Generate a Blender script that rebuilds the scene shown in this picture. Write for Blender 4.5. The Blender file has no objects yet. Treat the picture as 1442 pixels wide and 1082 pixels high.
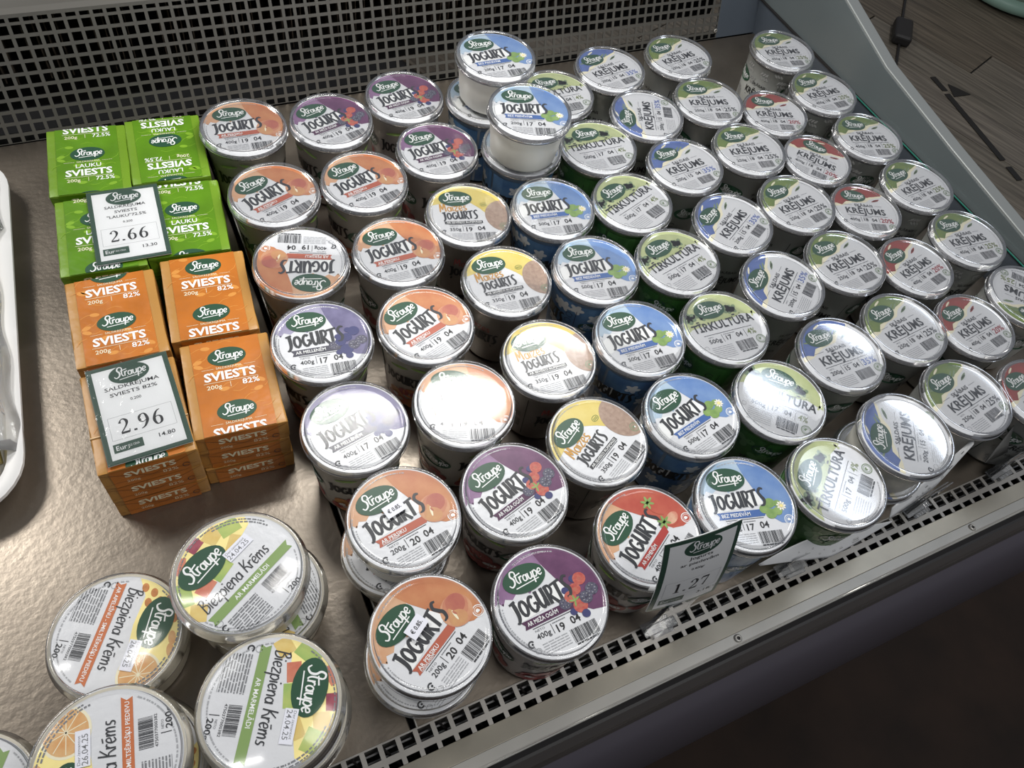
import bpy, bmesh, math, random
from mathutils import Vector, Matrix
from mathutils.geometry import tessellate_polygon
random.seed(7)
scene = bpy.context.scene
COL = scene.collection
PI = math.pi

# ------------------------------------------------------------------ camera
cd = bpy.data.cameras.new('camera'); cam = bpy.data.objects.new('camera', cd); COL.objects.link(cam)
R_ = Vector((0.90075799, -0.41017955, 0.14278576)); U_ = Vector((0.27177861, 0.78875902, 0.55135796)); F_ = Vector((0.33877932, 0.45783398, -0.82195901))
cam.matrix_world = Matrix(((R_.x, U_.x, -F_.x, 0), (R_.y, U_.y, -F_.y, 0), (R_.z, U_.z, -F_.z, .6847), (0, 0, 0, 1)))
cd.sensor_width = 36; cd.sensor_fit = 'HORIZONTAL'; cd.lens = 1109.157 / 1442 * 36; cd.clip_start = .02; cd.clip_end = 60
scene.camera = cam

# ------------------------------------------------------------------ light, world, exposure
w = bpy.data.worlds.new('world'); scene.world = w; w.use_nodes = True
w.node_tree.nodes['Background'].inputs[0].default_value = (.86, .90, 1.0, 1)
w.node_tree.nodes['Background'].inputs[1].default_value = .14
def area(name, loc, target, sx, sy, power, col):
    l = bpy.data.lights.new(name, 'AREA'); l.shape = 'RECTANGLE'; l.size = sx; l.size_y = sy; l.energy = power; l.color = col
    o = bpy.data.objects.new(name, l); COL.objects.link(o); o.location = loc
    o.rotation_euler = (Vector(target) - Vector(loc)).to_track_quat('-Z', 'Y').to_euler()
    return o
# the case's own tube light, running along the case above the goods
o = area('case_tube_light', (.33, .60, .62), (.33, .58, 0), .52, .05, 4.2, (1, .985, .95))
# ceiling lamp of the shop, then added fill lights
area('ceiling_or_fill_lamp', (1.9, .56, 1.85), (.7, .5, 0), .7, .3, 3.5, (.80, .88, 1))
area('ceiling_or_fill_lamp', (-1.1, 1.7, 1.9), (.1, .4, 0), .9, .5, 30, (1, .97, .92))  # fill added at the back left, lifts the far lids without glare
area('ceiling_or_fill_lamp', (.9, -.55, 2.3), (.6, .3, 0), 1.1, .5, 24, (1, .98, .95))  # fill added above the customer side, brightens front strips and cards
sl = bpy.data.lights.new('floor_spot', 'SPOT'); sl.energy = 62; sl.spot_size = math.radians(78); sl.spot_blend = .8; sl.shadow_soft_size = .15; sl.color = (1, .98, .96)
so = bpy.data.objects.new('floor_fill_spot', sl); COL.objects.link(so); so.location = (3.1, 1.7, 2.1); so.rotation_euler = (Vector((2.7, 1.4, -.75)) - Vector((3.1, 1.7, 2.1))).to_track_quat('-Z', 'Y').to_euler()  # unseen spot added to brighten only the floor beyond the case
scene.view_settings.view_transform = 'Standard'; scene.view_settings.look = 'None'
scene.view_settings.gamma = 1; scene.view_settings.use_curve_mapping = False
scene.view_settings.exposure = -0.16

# ------------------------------------------------------------------ materials
def lin(c):
    f = lambda v: (v / 255) / 12.92 if v / 255 <= .04045 else ((v / 255 + .055) / 1.055) ** 2.4
    return (f(c[0]), f(c[1]), f(c[2]), 1)
MATS = {}
def mat(name, rgb, rough=.5, metal=0, var=0, vscale=60, bump=0, bscale=200, rgb2=None, stretch=None, spec=.5, emit=None):
    if name in MATS: return MATS[name]
    m = bpy.data.materials.new(name); m.use_nodes = True; nt = m.node_tree; b = nt.nodes['Principled BSDF']
    b.inputs['Base Color'].default_value = lin(rgb); b.inputs['Roughness'].default_value = rough; b.inputs['Metallic'].default_value = metal
    b.inputs['Specular IOR Level'].default_value = spec
    m.diffuse_color = lin(rgb)
    if var or bump:
        tc = nt.nodes.new('ShaderNodeTexCoord'); mp = nt.nodes.new('ShaderNodeMapping'); nt.links.new(tc.outputs['Object'], mp.inputs[0])
        if stretch: mp.inputs['Scale'].default_value = stretch
    if var:
        n = nt.nodes.new('ShaderNodeTexNoise'); n.inputs['Scale'].default_value = vscale; n.inputs['Detail'].default_value = 5
        nt.links.new(mp.outputs[0], n.inputs['Vector'])
        r = nt.nodes.new('ShaderNodeValToRGB'); r.color_ramp.elements[0].position = .5 - .22; r.color_ramp.elements[1].position = .5 + .22
        c1 = lin(rgb); c2 = lin(rgb2) if rgb2 else tuple(min(1, v * (1 + var)) for v in c1[:3]) + (1,)
        c0 = c1 if rgb2 else tuple(v * (1 - var) for v in c1[:3]) + (1,)
        r.color_ramp.elements[0].color = c0; r.color_ramp.elements[1].color = c2
        nt.links.new(n.outputs['Fac'], r.inputs[0]); nt.links.new(r.outputs[0], b.inputs['Base Color'])
    if bump:
        n2 = nt.nodes.new('ShaderNodeTexNoise'); n2.inputs['Scale'].default_value = bscale; n2.inputs['Detail'].default_value = 3
        nt.links.new(mp.outputs[0], n2.inputs['Vector'])
        bp = nt.nodes.new('ShaderNodeBump'); bp.inputs['Strength'].default_value = bump; bp.inputs['Distance'].default_value = .002
        nt.links.new(n2.outputs['Fac'], bp.inputs['Height']); nt.links.new(bp.outputs[0], b.inputs['Normal'])
    if emit: b.inputs['Emission Color'].default_value = lin(rgb); b.inputs['Emission Strength'].default_value = emit
    MATS[name] = m; return m
def clear(name, frost, gloss=.5, rough=.04, tint=(255, 255, 255), bump=0):
    """thin clear plastic: mostly see-through, fresnel gloss, a little milky"""
    if name in MATS: return MATS[name]
    m = bpy.data.materials.new(name); m.use_nodes = True; nt = m.node_tree; nt.nodes.clear()
    out = nt.nodes.new('ShaderNodeOutputMaterial'); tr = nt.nodes.new('ShaderNodeBsdfTransparent'); tr.inputs[0].default_value = lin(tint)
    df = nt.nodes.new('ShaderNodeBsdfDiffuse'); df.inputs[0].default_value = (.82, .84, .86, 1)
    m1 = nt.nodes.new('ShaderNodeMixShader'); m1.inputs[0].default_value = frost
    nt.links.new(tr.outputs[0], m1.inputs[1]); nt.links.new(df.outputs[0], m1.inputs[2])
    gl = nt.nodes.new('ShaderNodeBsdfGlossy'); gl.inputs['Roughness'].default_value = rough; gl.inputs['Color'].default_value = (1, 1, 1, 1)
    fr = nt.nodes.new('ShaderNodeFresnel'); fr.inputs[0].default_value = 1.5
    mu = nt.nodes.new('ShaderNodeMath'); mu.operation = 'MULTIPLY'; mu.inputs[1].default_value = gloss
    nt.links.new(fr.outputs[0], mu.inputs[0])
    m2 = nt.nodes.new('ShaderNodeMixShader'); nt.links.new(mu.outputs[0], m2.inputs[0])
    nt.links.new(m1.outputs[0], m2.inputs[1]); nt.links.new(gl.outputs[0], m2.inputs[2]); nt.links.new(m2.outputs[0], out.inputs[0])
    if bump:
        tc = nt.nodes.new('ShaderNodeTexCoord'); n2 = nt.nodes.new('ShaderNodeTexNoise'); n2.inputs['Scale'].default_value = 90
        nt.links.new(tc.outputs['Object'], n2.inputs['Vector'])
        bp = nt.nodes.new('ShaderNodeBump'); bp.inputs['Strength'].default_value = bump; bp.inputs['Distance'].default_value = .002
        nt.links.new(n2.outputs['Fac'], bp.inputs['Height']); nt.links.new(bp.outputs[0], gl.inputs['Normal'])
    m.diffuse_color = (.8, .85, .9, .3)
    MATS[name] = m; return m

M_STEEL = mat('brushed_steel_deck', (138, 129, 118), .34, .85, var=.34, vscale=7, bump=.12, bscale=160)
M_STEEL2 = mat('stainless_strip', (176, 170, 156), .34, .6, var=.14, vscale=14, bump=.05, bscale=90)
M_GRILLE = mat('grey_painted_grille', (112, 110, 105), .42, .5)
M_COMB = mat('bare_metal_grille', (160, 157, 152), .4, .5)
M_ALU = mat('anodised_aluminium', (178, 176, 170), .4, .5, var=.05, vscale=30)
M_DARK = mat('dark_cavity', (26, 25, 25), .7)
M_FIN = mat('cooling_fins', (74, 66, 58), .5, .4, var=.5, vscale=40)
M_WIRE = mat('wire_rail', (120, 120, 120), .4, .6)
M_FASC = mat('dark_fascia', (84, 80, 88), .35, .1)
M_FASC2 = mat('black_rubber_seal', (36, 34, 34), .5)
M_ENDW = mat('grey_end_panel', (104, 112, 114), .28, .0, var=.06, vscale=5)
M_ENDT = mat('end_panel_edge', (128, 132, 132), .35)
M_BLUEG = mat('blue_grey_panel', (84, 92, 102), .4, .1, var=.1, vscale=7)
M_TEAL = mat('green_glass_edge', (40, 120, 105), .2)
M_WHITE = mat('white_plastic', (222, 222, 222), .35)
M_FOIL = mat('silver_white_foil', (214, 216, 220), .36, .05, bump=.2, bscale=110)
M_FOILR = mat('crimped_foil', (128, 128, 132), .4, .3, bump=.9, bscale=350)
M_LIDC = clear('clear_lid_top', .0, .42, .12)
M_LIDR = clear('clear_lid_rim', .06, .9, .12)
M_LIDS = clear('clear_lid_skirt', .05, .8, .14)
# ------------------------------------------------------------------ mesh helpers
def link(name, me, mats, parent=None, loc=None, rot=None):
    o = bpy.data.objects.new(name, me); COL.objects.link(o)
    if not isinstance(mats, (list, tuple)): mats = [mats]
    if not me.materials:
        for m in mats: me.materials.append(m)
    if parent: o.parent = parent
    if loc is not None: o.location = loc
    if rot is not None: o.rotation_euler = rot
    return o
def empty(name, loc, rotz=0, label=None, cat=None, group=None):
    o = bpy.data.objects.new(name, None); COL.objects.link(o); o.empty_display_size = .02
    o.location = loc; o.rotation_euler = (0, 0, rotz)
    if label: o['label'] = label
    if cat: o['category'] = cat
    if group: o['group'] = group
    return o
def lathe(profile, seg=48, midx=None, name='lathe', cap=False):
    """profile [(r,z)], midx: material index for each profile segment"""
    me = bpy.data.meshes.new(name); vs = []; fs = []; mi = []
    n = len(profile); rows = []
    for r, z in profile:
        if r < 1e-7: rows.append([len(vs)]); vs.append((0, 0, z))
        else:
            rows.append(list(range(len(vs), len(vs) + seg)))
            for k in range(seg): a = 2 * PI * k / seg; vs.append((r * math.cos(a), r * math.sin(a), z))
    for i in range(n - 1):
        a, b = rows[i], rows[i + 1]
        for k in range(seg):
            k2 = (k + 1) % seg
            if len(a) == 1 and len(b) == 1: continue
            if len(a) == 1: f = (a[0], b[k], b[k2])
            elif len(b) == 1: f = (a[k], b[0], a[k2])
            else: f = (a[k], b[k], b[k2], a[k2])
            fs.append(f[::-1]); mi.append(midx[i] if midx else 0)
    me.from_pydata(vs, [], fs); me.polygons.foreach_set('material_index', mi)
    me.polygons.foreach_set('use_smooth', [True] * len(fs)); me.update()
    return me
def smooth_angle(me, deg=35):
    bm = bmesh.new(); bm.from_mesh(me)
    for e in bm.edges:
        if len(e.link_faces) == 2 and e.calc_face_angle(0) > math.radians(deg): e.smooth = False
    bm.to_mesh(me); bm.free()
class MB:
    def __init__(s): s.v = []; s.f = []; s.m = []
    def box(s, x0, x1, y0, y1, z0, z1, mi=0):
        b = len(s.v)
        s.v += [(x0, y0, z0), (x1, y0, z0), (x1, y1, z0), (x0, y1, z0), (x0, y0, z1), (x1, y0, z1), (x1, y1, z1), (x0, y1, z1)]
        for f in ((3, 2, 1, 0), (4, 5, 6, 7), (0, 1, 5, 4), (1, 2, 6, 5), (2, 3, 7, 6), (3, 0, 4, 7)): s.f.append(tuple(b + i for i in f)); s.m.append(mi)
        return s
    def prism(s, prof, x0, x1, mi=0, caps=True, closed=True):
        """closed profile [(y,z)] extruded along x"""
        b = len(s.v); n = len(prof)
        for x in (x0, x1): s.v += [(x, p[0], p[1]) for p in prof]
        for i in range(n if closed else n - 1):
            j = (i + 1) % n; s.f.append((b + i, b + j, b + n + j, b + n + i)); s.m.append(mi)
        if caps and closed:
            s.f.append(tuple(b + i for i in range(n))[::-1]); s.m.append(mi); s.f.append(tuple(b + n + i for i in range(n))); s.m.append(mi)
        return s
    def tube(s, p, q, r, seg=8, mi=0):
        p = Vector(p); q = Vector(q); d = (q - p).normalized(); a = d.orthogonal().normalized(); c = d.cross(a); b = len(s.v)
        for P in (p, q):
            for k in range(seg): t = 2 * PI * k / seg; s.v.append(tuple(P + r * (a * math.cos(t) + c * math.sin(t))))
        for k in range(seg):
            k2 = (k + 1) % seg; s.f.append((b + k, b + k2, b + seg + k2, b + seg + k)); s.m.append(mi)
        s.f.append(tuple(b + k for k in range(seg))[::-1]); s.f.append(tuple(b + seg + k for k in range(seg))); s.m += [mi, mi]
        return s
    def mesh(s, name, smooth=False):
        me = bpy.data.meshes.new(name); me.from_pydata(s.v, [], s.f); me.polygons.foreach_set('material_index', s.m)
        bm = bmesh.new(); bm.from_mesh(me); bmesh.ops.recalc_face_normals(bm, faces=bm.faces); bm.to_mesh(me); bm.free()
        if smooth: me.polygons.foreach_set('use_smooth', [True] * len(me.polygons)); smooth_angle(me)
        return me
def bevel(o, wd=.001, seg=2):
    m = o.modifiers.new('bevel', 'BEVEL'); m.width = wd; m.segments = seg; m.limit_method = 'ANGLE'; m.harden_normals = False
    return o

# ------------------------------------------------------------------ flat print: art made of thin coloured polygons
def catmull(pts, sub=5):
    if len(pts) < 3: return pts
    P = [pts[0]] + list(pts) + [pts[-1]]; out = []
    for i in range(1, len(P) - 2):
        for k in range(sub):
            t = k / sub; o = []
            for c in range(len(P[0])):
                a, b, d, e = P[i - 1][c], P[i][c], P[i + 1][c], P[i + 2][c]
                o.append(.5 * ((2 * b) + (-a + d) * t + (2 * a - 5 * b + 4 * d - e) * t * t + (-a + 3 * b - 3 * d + e) * t ** 3))
            out.append(tuple(o))
    out.append(tuple(pts[-1])); return out
TEXTC = {}
def text_polys(s, bold=0.0):
    k = (s, bold)
    if k in TEXTC: return TEXTC[k]
    cu = bpy.data.curves.new('t', 'FONT'); cu.body = s; cu.size = 1; cu.resolution_u = 2; cu.offset = bold; cu.fill_mode = 'FRONT'
    ob = bpy.data.objects.new('t', cu); COL.objects.link(ob)
    me = bpy.data.meshes.new_from_object(ob.evaluated_get(bpy.context.evaluated_depsgraph_get()))
    P = [[(me.vertices[i].co.x, me.vertices[i].co.y) for i in p.vertices] for p in me.polygons]
    bpy.data.objects.remove(ob); bpy.data.curves.remove(cu); bpy.data.meshes.remove(me)
    xs = [p[0] for q in P for p in q] or [0]
    TEXTC[k] = (P, min(xs), max(xs)); return TEXTC[k]
def arc(cx, cy, rx, ry, a0, a1, w_, n=12):
    return [(cx + rx * math.cos(math.radians(a0 + (a1 - a0) * i / n)), cy + ry * math.sin(math.radians(a0 + (a1 - a0) * i / n)), w_) for i in range(n + 1)]
BR = {  # brush capitals: (strokes, advance)
 'J': ([[(-.02, .93, .12), (.36, 1.02, .14)], [(.2, 1.0, .2), (.24, .6, .22), (.22, .15, .2), (.08, -.1, .15), (-.04, -.08, .08)]], .40),
 'O': ([arc(.28, .47, .2, .4, 90, 455, .17)], .60),
 'G': ([arc(.28, .47, .22, .42, 50, 330, .17), [(.32, .46, .12), (.52, .46, .12)], [(.5, .46, .16), (.5, .12, .15)]], .60),
 'U': ([[(.08, 1.03, .2), (.08, .4, .2), (.2, .06, .18), (.36, .15, .15), (.44, .5, .15)], [(.46, 1.05, .2), (.48, .5, .2), (.5, .0, .17)]], .60),
 'R': ([[(.12, 1.02, .2), (.12, .0, .2)], [(.05, .98, .13), (.32, .98, .14), (.42, .75, .16), (.32, .52, .13), (.14, .46, .1)], [(.2, .5, .15), (.36, .2, .17), (.54, -.08, .17)]], .52),
 'T': ([[(-.06, .93, .13), (.6, 1.02, .14)], [(.28, 1.0, .21), (.25, .0, .19)]], .48),
 'S': ([[(.62, 1.0, .1), (.42, 1.06, .16), (.24, .84, .18), (.34, .55, .2), (.46, .3, .2), (.34, .0, .16), (.1, -.04, .09)]], .60),
 'M': ([[(.0, .0, .1), (.12, .9, .12), (.27, .25, .11), (.5, .95, .12), (.56, .0, .11)]], .72),
 'a': ([arc(.2, .24, .17, .24, 60, 420, .09), [(.38, .5, .1), (.4, .0, .09)]], .48),
 'i': ([[(.06, .5, .1), (.08, .0, .09)], [(.08, .68, .1), (.1, .76, .1)]], .2),
 'z': ([[(.0, .48, .09), (.36, .5, .09), (.04, .02, .09), (.4, .02, .09)]], .46),
 'e': ([[(.06, .22, .08), (.34, .3, .08), (.28, .5, .08), (.1, .44, .09), (.04, .2, .1), (.18, .0, .1), (.38, .1, .06)]], .44),
 's': ([[(.34, .48, .07), (.14, .48, .09), (.12, .3, .1), (.3, .18, .1), (.24, .02, .09), (.02, .04, .06)]], .42),
 't': ([[(.16, .9, .1), (.12, .3, .1), (.26, .02, .08), (.34, .06, .06)], [(-.02, .64, .08), (.62, .76, .09)]], .36),
 'r': ([[(.06, .52, .1), (.08, .0, .1)], [(.09, .32, .08), (.2, .5, .09), (.34, .46, .08)]], .36),
 'u': ([[(.05, .5, .1), (.07, .12, .1), (.22, .0, .09), (.36, .18, .08), (.38, .5, .09)], [(.39, .5, .1), (.42, .0, .08)]], .50),
 'p': ([[(.06, .52, .1), (.03, -.42, .1)], [(.07, .36, .08), (.24, .52, .09), (.4, .28, .1), (.26, .01, .09), (.08, .08, .07)]], .46),
 'n': ([[(.05, .5, .1), (.06, .0, .1)], [(.08, .3, .08), (.22, .5, .09), (.36, .38, .1), (.37, .0, .09)]], .48),
 'm': ([[(.05, .5, .1), (.06, .0, .1)], [(.08, .3, .08), (.2, .5, .09), (.3, .38, .1), (.3, .0, .09)], [(.31, .3, .08), (.45, .5, .09), (.56, .36, .1), (.57, .0, .09)]], .68),
 'B': ([[(.1, .95, .1), (.08, .0, .1)], [(-.02, .9, .08), (.3, .98, .09), (.38, .76, .1), (.12, .54, .08)], [(.12, .54, .08), (.42, .46, .09), (.44, .14, .1), (.2, -.02, .09), (.02, .02, .07)]], .54),
 'K': ([[(.1, .95, .1), (.06, .0, .1)], [(.48, .86, .08), (.12, .42, .09), (.3, .36, .09), (.52, .0, .09)]], .52),
 'ē': ([[(.06, .22, .08), (.34, .3, .08), (.28, .5, .08), (.1, .44, .09), (.04, .2, .1), (.18, .0, .1), (.38, .1, .06)], [(.06, .68, .08), (.36, .72, .08)]], .44),
 'h': ([[(.06, .9, .1), (.06, .0, .1)]], .5), ' ': ([], .3),
 '$': ([[(.74, .84, .06), (.62, 1.04, .1), (.34, 1.06, .11), (.24, .76, .12), (.46, .46, .13), (.44, .1, .12), (.14, -.08, .1), (-.08, .12, .07)]], .56),
 # serif price digits
 '1': ([[(.12, .82, .04), (.26, .93, .06)], [(.28, .95, .13), (.28, .03, .13)], [(.1, .02, .05), (.46, .02, .05)]], .56),
 '2': ([[(.08, .72, .13), (.14, .9, .05), (.3, .96, .07), (.44, .78, .14), (.38, .5, .08), (.08, .1, .05)], [(.06, .06, .12), (.48, .06, .12)], [(.49, .02, .05), (.52, .22, .04)]], .60),
 '6': ([[(.48, .96, .03), (.26, .82, .09), (.1, .4, .14), (.16, .08, .1), (.3, .0, .05), (.46, .14, .12), (.46, .42, .11), (.3, .54, .04), (.12, .42, .04)]], .62),
 '9': ([[(.06, .0, .03), (.28, .12, .09), (.46, .5, .14), (.4, .86, .1), (.26, .96, .05), (.08, .82, .12), (.08, .54, .11), (.24, .42, .04), (.42, .52, .04)]], .62),
 '7': ([[(.06, .9, .12), (.5, .9, .12)], [(.05, .9, .05), (.04, .7, .04)], [(.48, .88, .05), (.26, .0, .1)]], .58),
 '0': ([[(.28, .96, .05), (.1, .75, .12), (.08, .3, .14), (.28, .0, .05), (.46, .25, .13), (.46, .72, .13), (.28, .96, .05)]], .6),
 '.': ([[(.12, .0, .14), (.12, .12, .14)]], .28),
}
class Art:
    def __init__(s, clip=None): s.P = []; s.mats = []; s.clip = clip; s.seen = {}
    def mi(s, m):
        if m not in s.mats: s.mats.append(m)
        return s.mats.index(m)
    def _clip(s, poly):
        if not s.clip: return poly
        C = s.clip; n = len(C); out = poly
        for i in range(n):
            ax, ay = C[i]; bx, by = C[(i + 1) % n]; ex, ey = bx - ax, by - ay
            inp = out; out = []
            D = [ex * (p[1] - ay) - ey * (p[0] - ax) for p in inp]
            if all(d >= 0 for d in D): out = inp; continue
            for j in range(len(inp)):
                p, q = inp[j], inp[(j + 1) % len(inp)]; dp, dq = D[j], D[(j + 1) % len(inp)]
                if dp >= 0: out.append(p)
                if (dp >= 0) != (dq >= 0):
                    t = dp / (dp - dq); out.append((p[0] + (q[0] - p[0]) * t, p[1] + (q[1] - p[1]) * t))
            if len(out) < 3: return None
        return out
    def convex(s, m, pts, layer):
        q = s._clip(list(pts))
        if q and len(q) >= 3:
            a = sum(q[i][0] * q[(i + 1) % len(q)][1] - q[(i + 1) % len(q)][0] * q[i][1] for i in range(len(q)))
            if abs(a) < 1e-12: return
            if a < 0: q = q[::-1]
            s.P.append((q, s.mi(m), layer))
    def poly(s, m, pts, layer=1):
        for t in tessellate_polygon([[Vector((p[0], p[1], 0)) for p in pts]]): s.convex(m, [pts[i][:2] for i in t], layer)
    def ell(s, m, cx, cy, rx, ry, rot=0, layer=2, n=24):
        c, d = math.cos(math.radians(rot)), math.sin(math.radians(rot)); pts = []
        for k in range(n):
            x, y = rx * math.cos(2 * PI * k / n), ry * math.sin(2 * PI * k / n); pts.append((cx + x * c - y * d, cy + x * d + y * c))
        s.convex(m, pts, layer)
    def rect(s, m, cx, cy, wd, ht, rot=0, layer=2):
        c, d = math.cos(math.radians(rot)), math.sin(math.radians(rot))
        s.convex(m, [(cx + x * c - y * d, cy + x * d + y * c) for x, y in ((-wd / 2, -ht / 2), (wd / 2, -ht / 2), (wd / 2, ht / 2), (-wd / 2, ht / 2))], layer)
    def line(s, m, x0, y0, x1, y1, wd, layer=2):
        a = math.degrees(math.atan2(y1 - y0, x1 - x0)); s.rect(m, (x0 + x1) / 2, (y0 + y1) / 2, math.hypot(x1 - x0, y1 - y0), wd, a, layer)
    def stroke(s, m, pts, layer=3, sub=4):
        q = catmull(pts, sub) if len(pts) > 2 and len(pts) < 12 else pts
        L = []
        for i, p in enumerate(q):
            a = q[max(0, i - 1)]; b = q[min(len(q) - 1, i + 1)]; dx, dy = b[0] - a[0], b[1] - a[1]; l = math.hypot(dx, dy) or 1
            nx, ny = -dy / l * p[2] / 2, dx / l * p[2] / 2; L.append(((p[0] + nx, p[1] + ny), (p[0] - nx, p[1] - ny)))
        for i in range(len(L) - 1): s.convex(m, [L[i][0], L[i][1], L[i + 1][1], L[i + 1][0]], layer + .02 * (i % 2))
    def brush(s, m, word, x, y, size, rot=0, layer=4, track=0, wid=1.0, fat=1.0, slant=0, align='l', arch=0):
        tot = sum(BR[c][1] * wid + track for c in word)
        if align == 'c': x0 = -tot / 2
        else: x0 = 0
        c, d = math.cos(math.radians(rot)), math.sin(math.radians(rot)); off = x0; k = 0
        for ch in word:
            st, adv = BR[ch]
            for sk in st:
                pts = []
                for px, py, pw in sk:
                    X = (px * wid + off + slant * py) * size; Y = (py + arch * (off + px * wid)) * size
                    pts.append((x + X * c - Y * d, y + X * d + Y * c, pw * size * fat))
                s.stroke(m, pts, layer + .05 * (k % 2)); k += 1
            off += adv * wid + track
        return tot * size
    def text(s, m, t, x, y, size, rot=0, layer=3, bold=0.0, align='l', wid=1.0, slant=0, maxw=None):
        P, a, b = text_polys(t, bold)
        if maxw: wid = maxw / ((b - a) * size)
        ox = -a if align == 'l' else -(a + b) / 2
        c, d = math.cos(math.radians(rot)), math.sin(math.radians(rot))
        for q in P:
            pts = []
            for px, py in q: X = ((px + ox) * wid + slant * py) * size; Y = py * size; pts.append((x + X * c - Y * d, y + X * d + Y * c))
            if len(pts) > 4: s.poly(m, pts, layer)
            else: s.convex(m, pts, layer)
    def logo(s, x, y, rx, rot=0, layer=5, mgreen=None, wht=None, asp=.62):
        """the dairy's green oval with its name in script"""
        s.ell(mgreen or P_GREEN, x, y, rx, rx * asp, rot, layer, 28)
        c, d = math.cos(math.radians(rot)), math.sin(math.radians(rot)); sz = rx * .56
        lx, ly = -rx * .70, -rx * .13
        s.brush(wht or P_PAPER, '$traupe', x + lx * c - ly * d, y + lx * d + ly * c, sz, rot, layer + 1, wid=.88, fat=1.15, slant=.1)
        ux0, uy0, ux1, uy1 = -rx * .52, -rx * .30, rx * .62, -rx * .22
        s.line(wht or P_PAPER, x + ux0 * c - uy0 * d, y + ux0 * d + uy0 * c, x + ux1 * c - uy1 * d, y + ux1 * d + uy1 * c, rx * .045, layer + 1)
    def barcode(s, m, x, y, wd, ht, rot=0, seed=3, layer=3):
        r = random.Random(seed); c, d = math.cos(math.radians(rot)), math.sin(math.radians(rot)); u = -wd / 2
        while u < wd / 2:
            bw = wd * r.choice((.012, .018, .03)); X = u + bw / 2; s.rect(m, x + X * c, y + X * d, bw, ht, rot, layer); u += bw + wd * r.choice((.012, .02, .03))
    def micro(s, m, x, y, wd, n, dy, h, rot=0, seed=1, layer=3):
        r = random.Random(seed); c, d = math.cos(math.radians(rot)), math.sin(math.radians(rot))
        for i in range(n):
            u = 0
            while u < wd:
                l = wd * r.uniform(.1, .3); l = min(l, wd - u); X = u + l / 2; Y = -i * dy
                s.rect(m, x + X * c - Y * d, y + X * d + Y * c, l * .86, h, rot, layer); u += l
    def ringtext(s, m, r0, a0, a1, h, seed=1, layer=3):
        r = random.Random(seed); a = a0
        while a < a1:
            l = r.uniform(1.2, 4.5); t0, t1 = math.radians(a), math.radians(a + l)
            s.convex(m, [(r0 * math.cos(t0), r0 * math.sin(t0)), ((r0 + h) * math.cos(t0), (r0 + h) * math.sin(t0)), ((r0 + h) * math.cos(t1), (r0 + h) * math.sin(t1)), (r0 * math.cos(t1), r0 * math.sin(t1))], layer); a += l + r.uniform(.6, 1.6)
    def mesh(s, name, f, dl=.0001):
        me = bpy.data.meshes.new(name); vs = []; fs = []; mi = []
        for q, m, l in s.P:
            b = len(vs); vs += [f(p[0], p[1], l * dl) for p in q]; fs.append(tuple(range(b, b + len(q)))); mi.append(m)
        me.from_pydata(vs, [], fs); me.polygons.foreach_set('material_index', mi)
        for m in s.mats: me.materials.append(m)
        me.update(); return me
def circ(r=1.0, n=48): return [(r * math.cos(2 * PI * k / n), r * math.sin(2 * PI * k / n)) for k in range(n)]

def soften(c, k=.24, d=.93):
    g = .3 * c[0] + .59 * c[1] + .11 * c[2]; return tuple((v + (g - v) * k) * d for v in c)
def ink(name, rgb, **k):
    k.setdefault('rough', .38)
    if max(rgb) - min(rgb) > 34 and name != 'bottle_green' and not name.startswith('butter_'):
        rgb = soften(rgb)
        if k.get('rgb2'): k['rgb2'] = soften(k['rgb2'])
    return mat('print_' + name, rgb, **k)
P_GREEN = ink('bottle_green', (38, 76, 55)); P_PAPER = ink('white', (232, 234, 234)); P_INK = ink('charcoal', (52, 54, 58)); P_GREY = ink('grey', (120, 122, 126))
P_LGREY = ink('light_grey', (160, 162, 166)); P_STAMP = ink('stamp_black', (38, 38, 40))
P_PEACH = ink('peach', (222, 150, 98), var=.3, vscale=55, rgb2=(234, 184, 140)); P_PEACH2 = ink('deep_peach', (206, 104, 54), var=.3, vscale=40, rgb2=(226, 146, 84))
P_BANDO = ink('coral_band', (208, 92, 62)); P_FRUIT = ink('peach_fruit', (214, 112, 72), var=.4, vscale=70, rgb2=(236, 176, 124)); P_FRUITR = ink('peach_blush', (194, 82, 74), var=.4, vscale=70, rgb2=(216, 124, 84))
P_FRB = ink('peach_mid', (206, 100, 74), var=.4, vscale=80, rgb2=(226, 146, 100))
P_YFR = ink('peach_yellow', (228, 168, 96), var=.3, vscale=90, rgb2=(214, 128, 84))
P_PURP = ink('purple', (126, 78, 132), var=.3, vscale=50, rgb2=(168, 124, 172)); P_PURP2 = ink('deep_purple', (98, 44, 94), var=.3, vscale=60, rgb2=(132, 72, 122)); P_BANDP = ink('plum_band', (78, 44, 74))
P_RASP = ink('raspberry', (204, 64, 60), var=.3, vscale=400, rgb2=(226, 110, 84)); P_BLACKB = ink('blackberry', (46, 42, 56), var=.5, vscale=500, rgb2=(104, 104, 124)); P_BLUEB = ink('blueberry', (62, 66, 130))
P_LILAC = ink('lilac', (138, 132, 176), var=.3, vscale=50, rgb2=(178, 174, 206)); P_LILAC2 = ink('deep_lilac', (88, 84, 118), var=.3, vscale=70, rgb2=(120, 116, 150)); P_BANDG = ink('grey_band', (70, 70, 82))
P_SKY = ink('sky_blue', (142, 186, 226), var=.3, vscale=40, rgb2=(196, 218, 236)); P_BLUE = ink('blue', (84, 134, 214), var=.25, vscale=45, rgb2=(128, 168, 226)); P_BANDB = ink('blue_band', (62, 110, 196))
P_LEAF = ink('clover_green', (112, 160, 66), var=.3, vscale=150, rgb2=(150, 190, 92)); P_FLOW = ink('flower_white', (236, 232, 216), var=.2, vscale=400)
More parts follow.
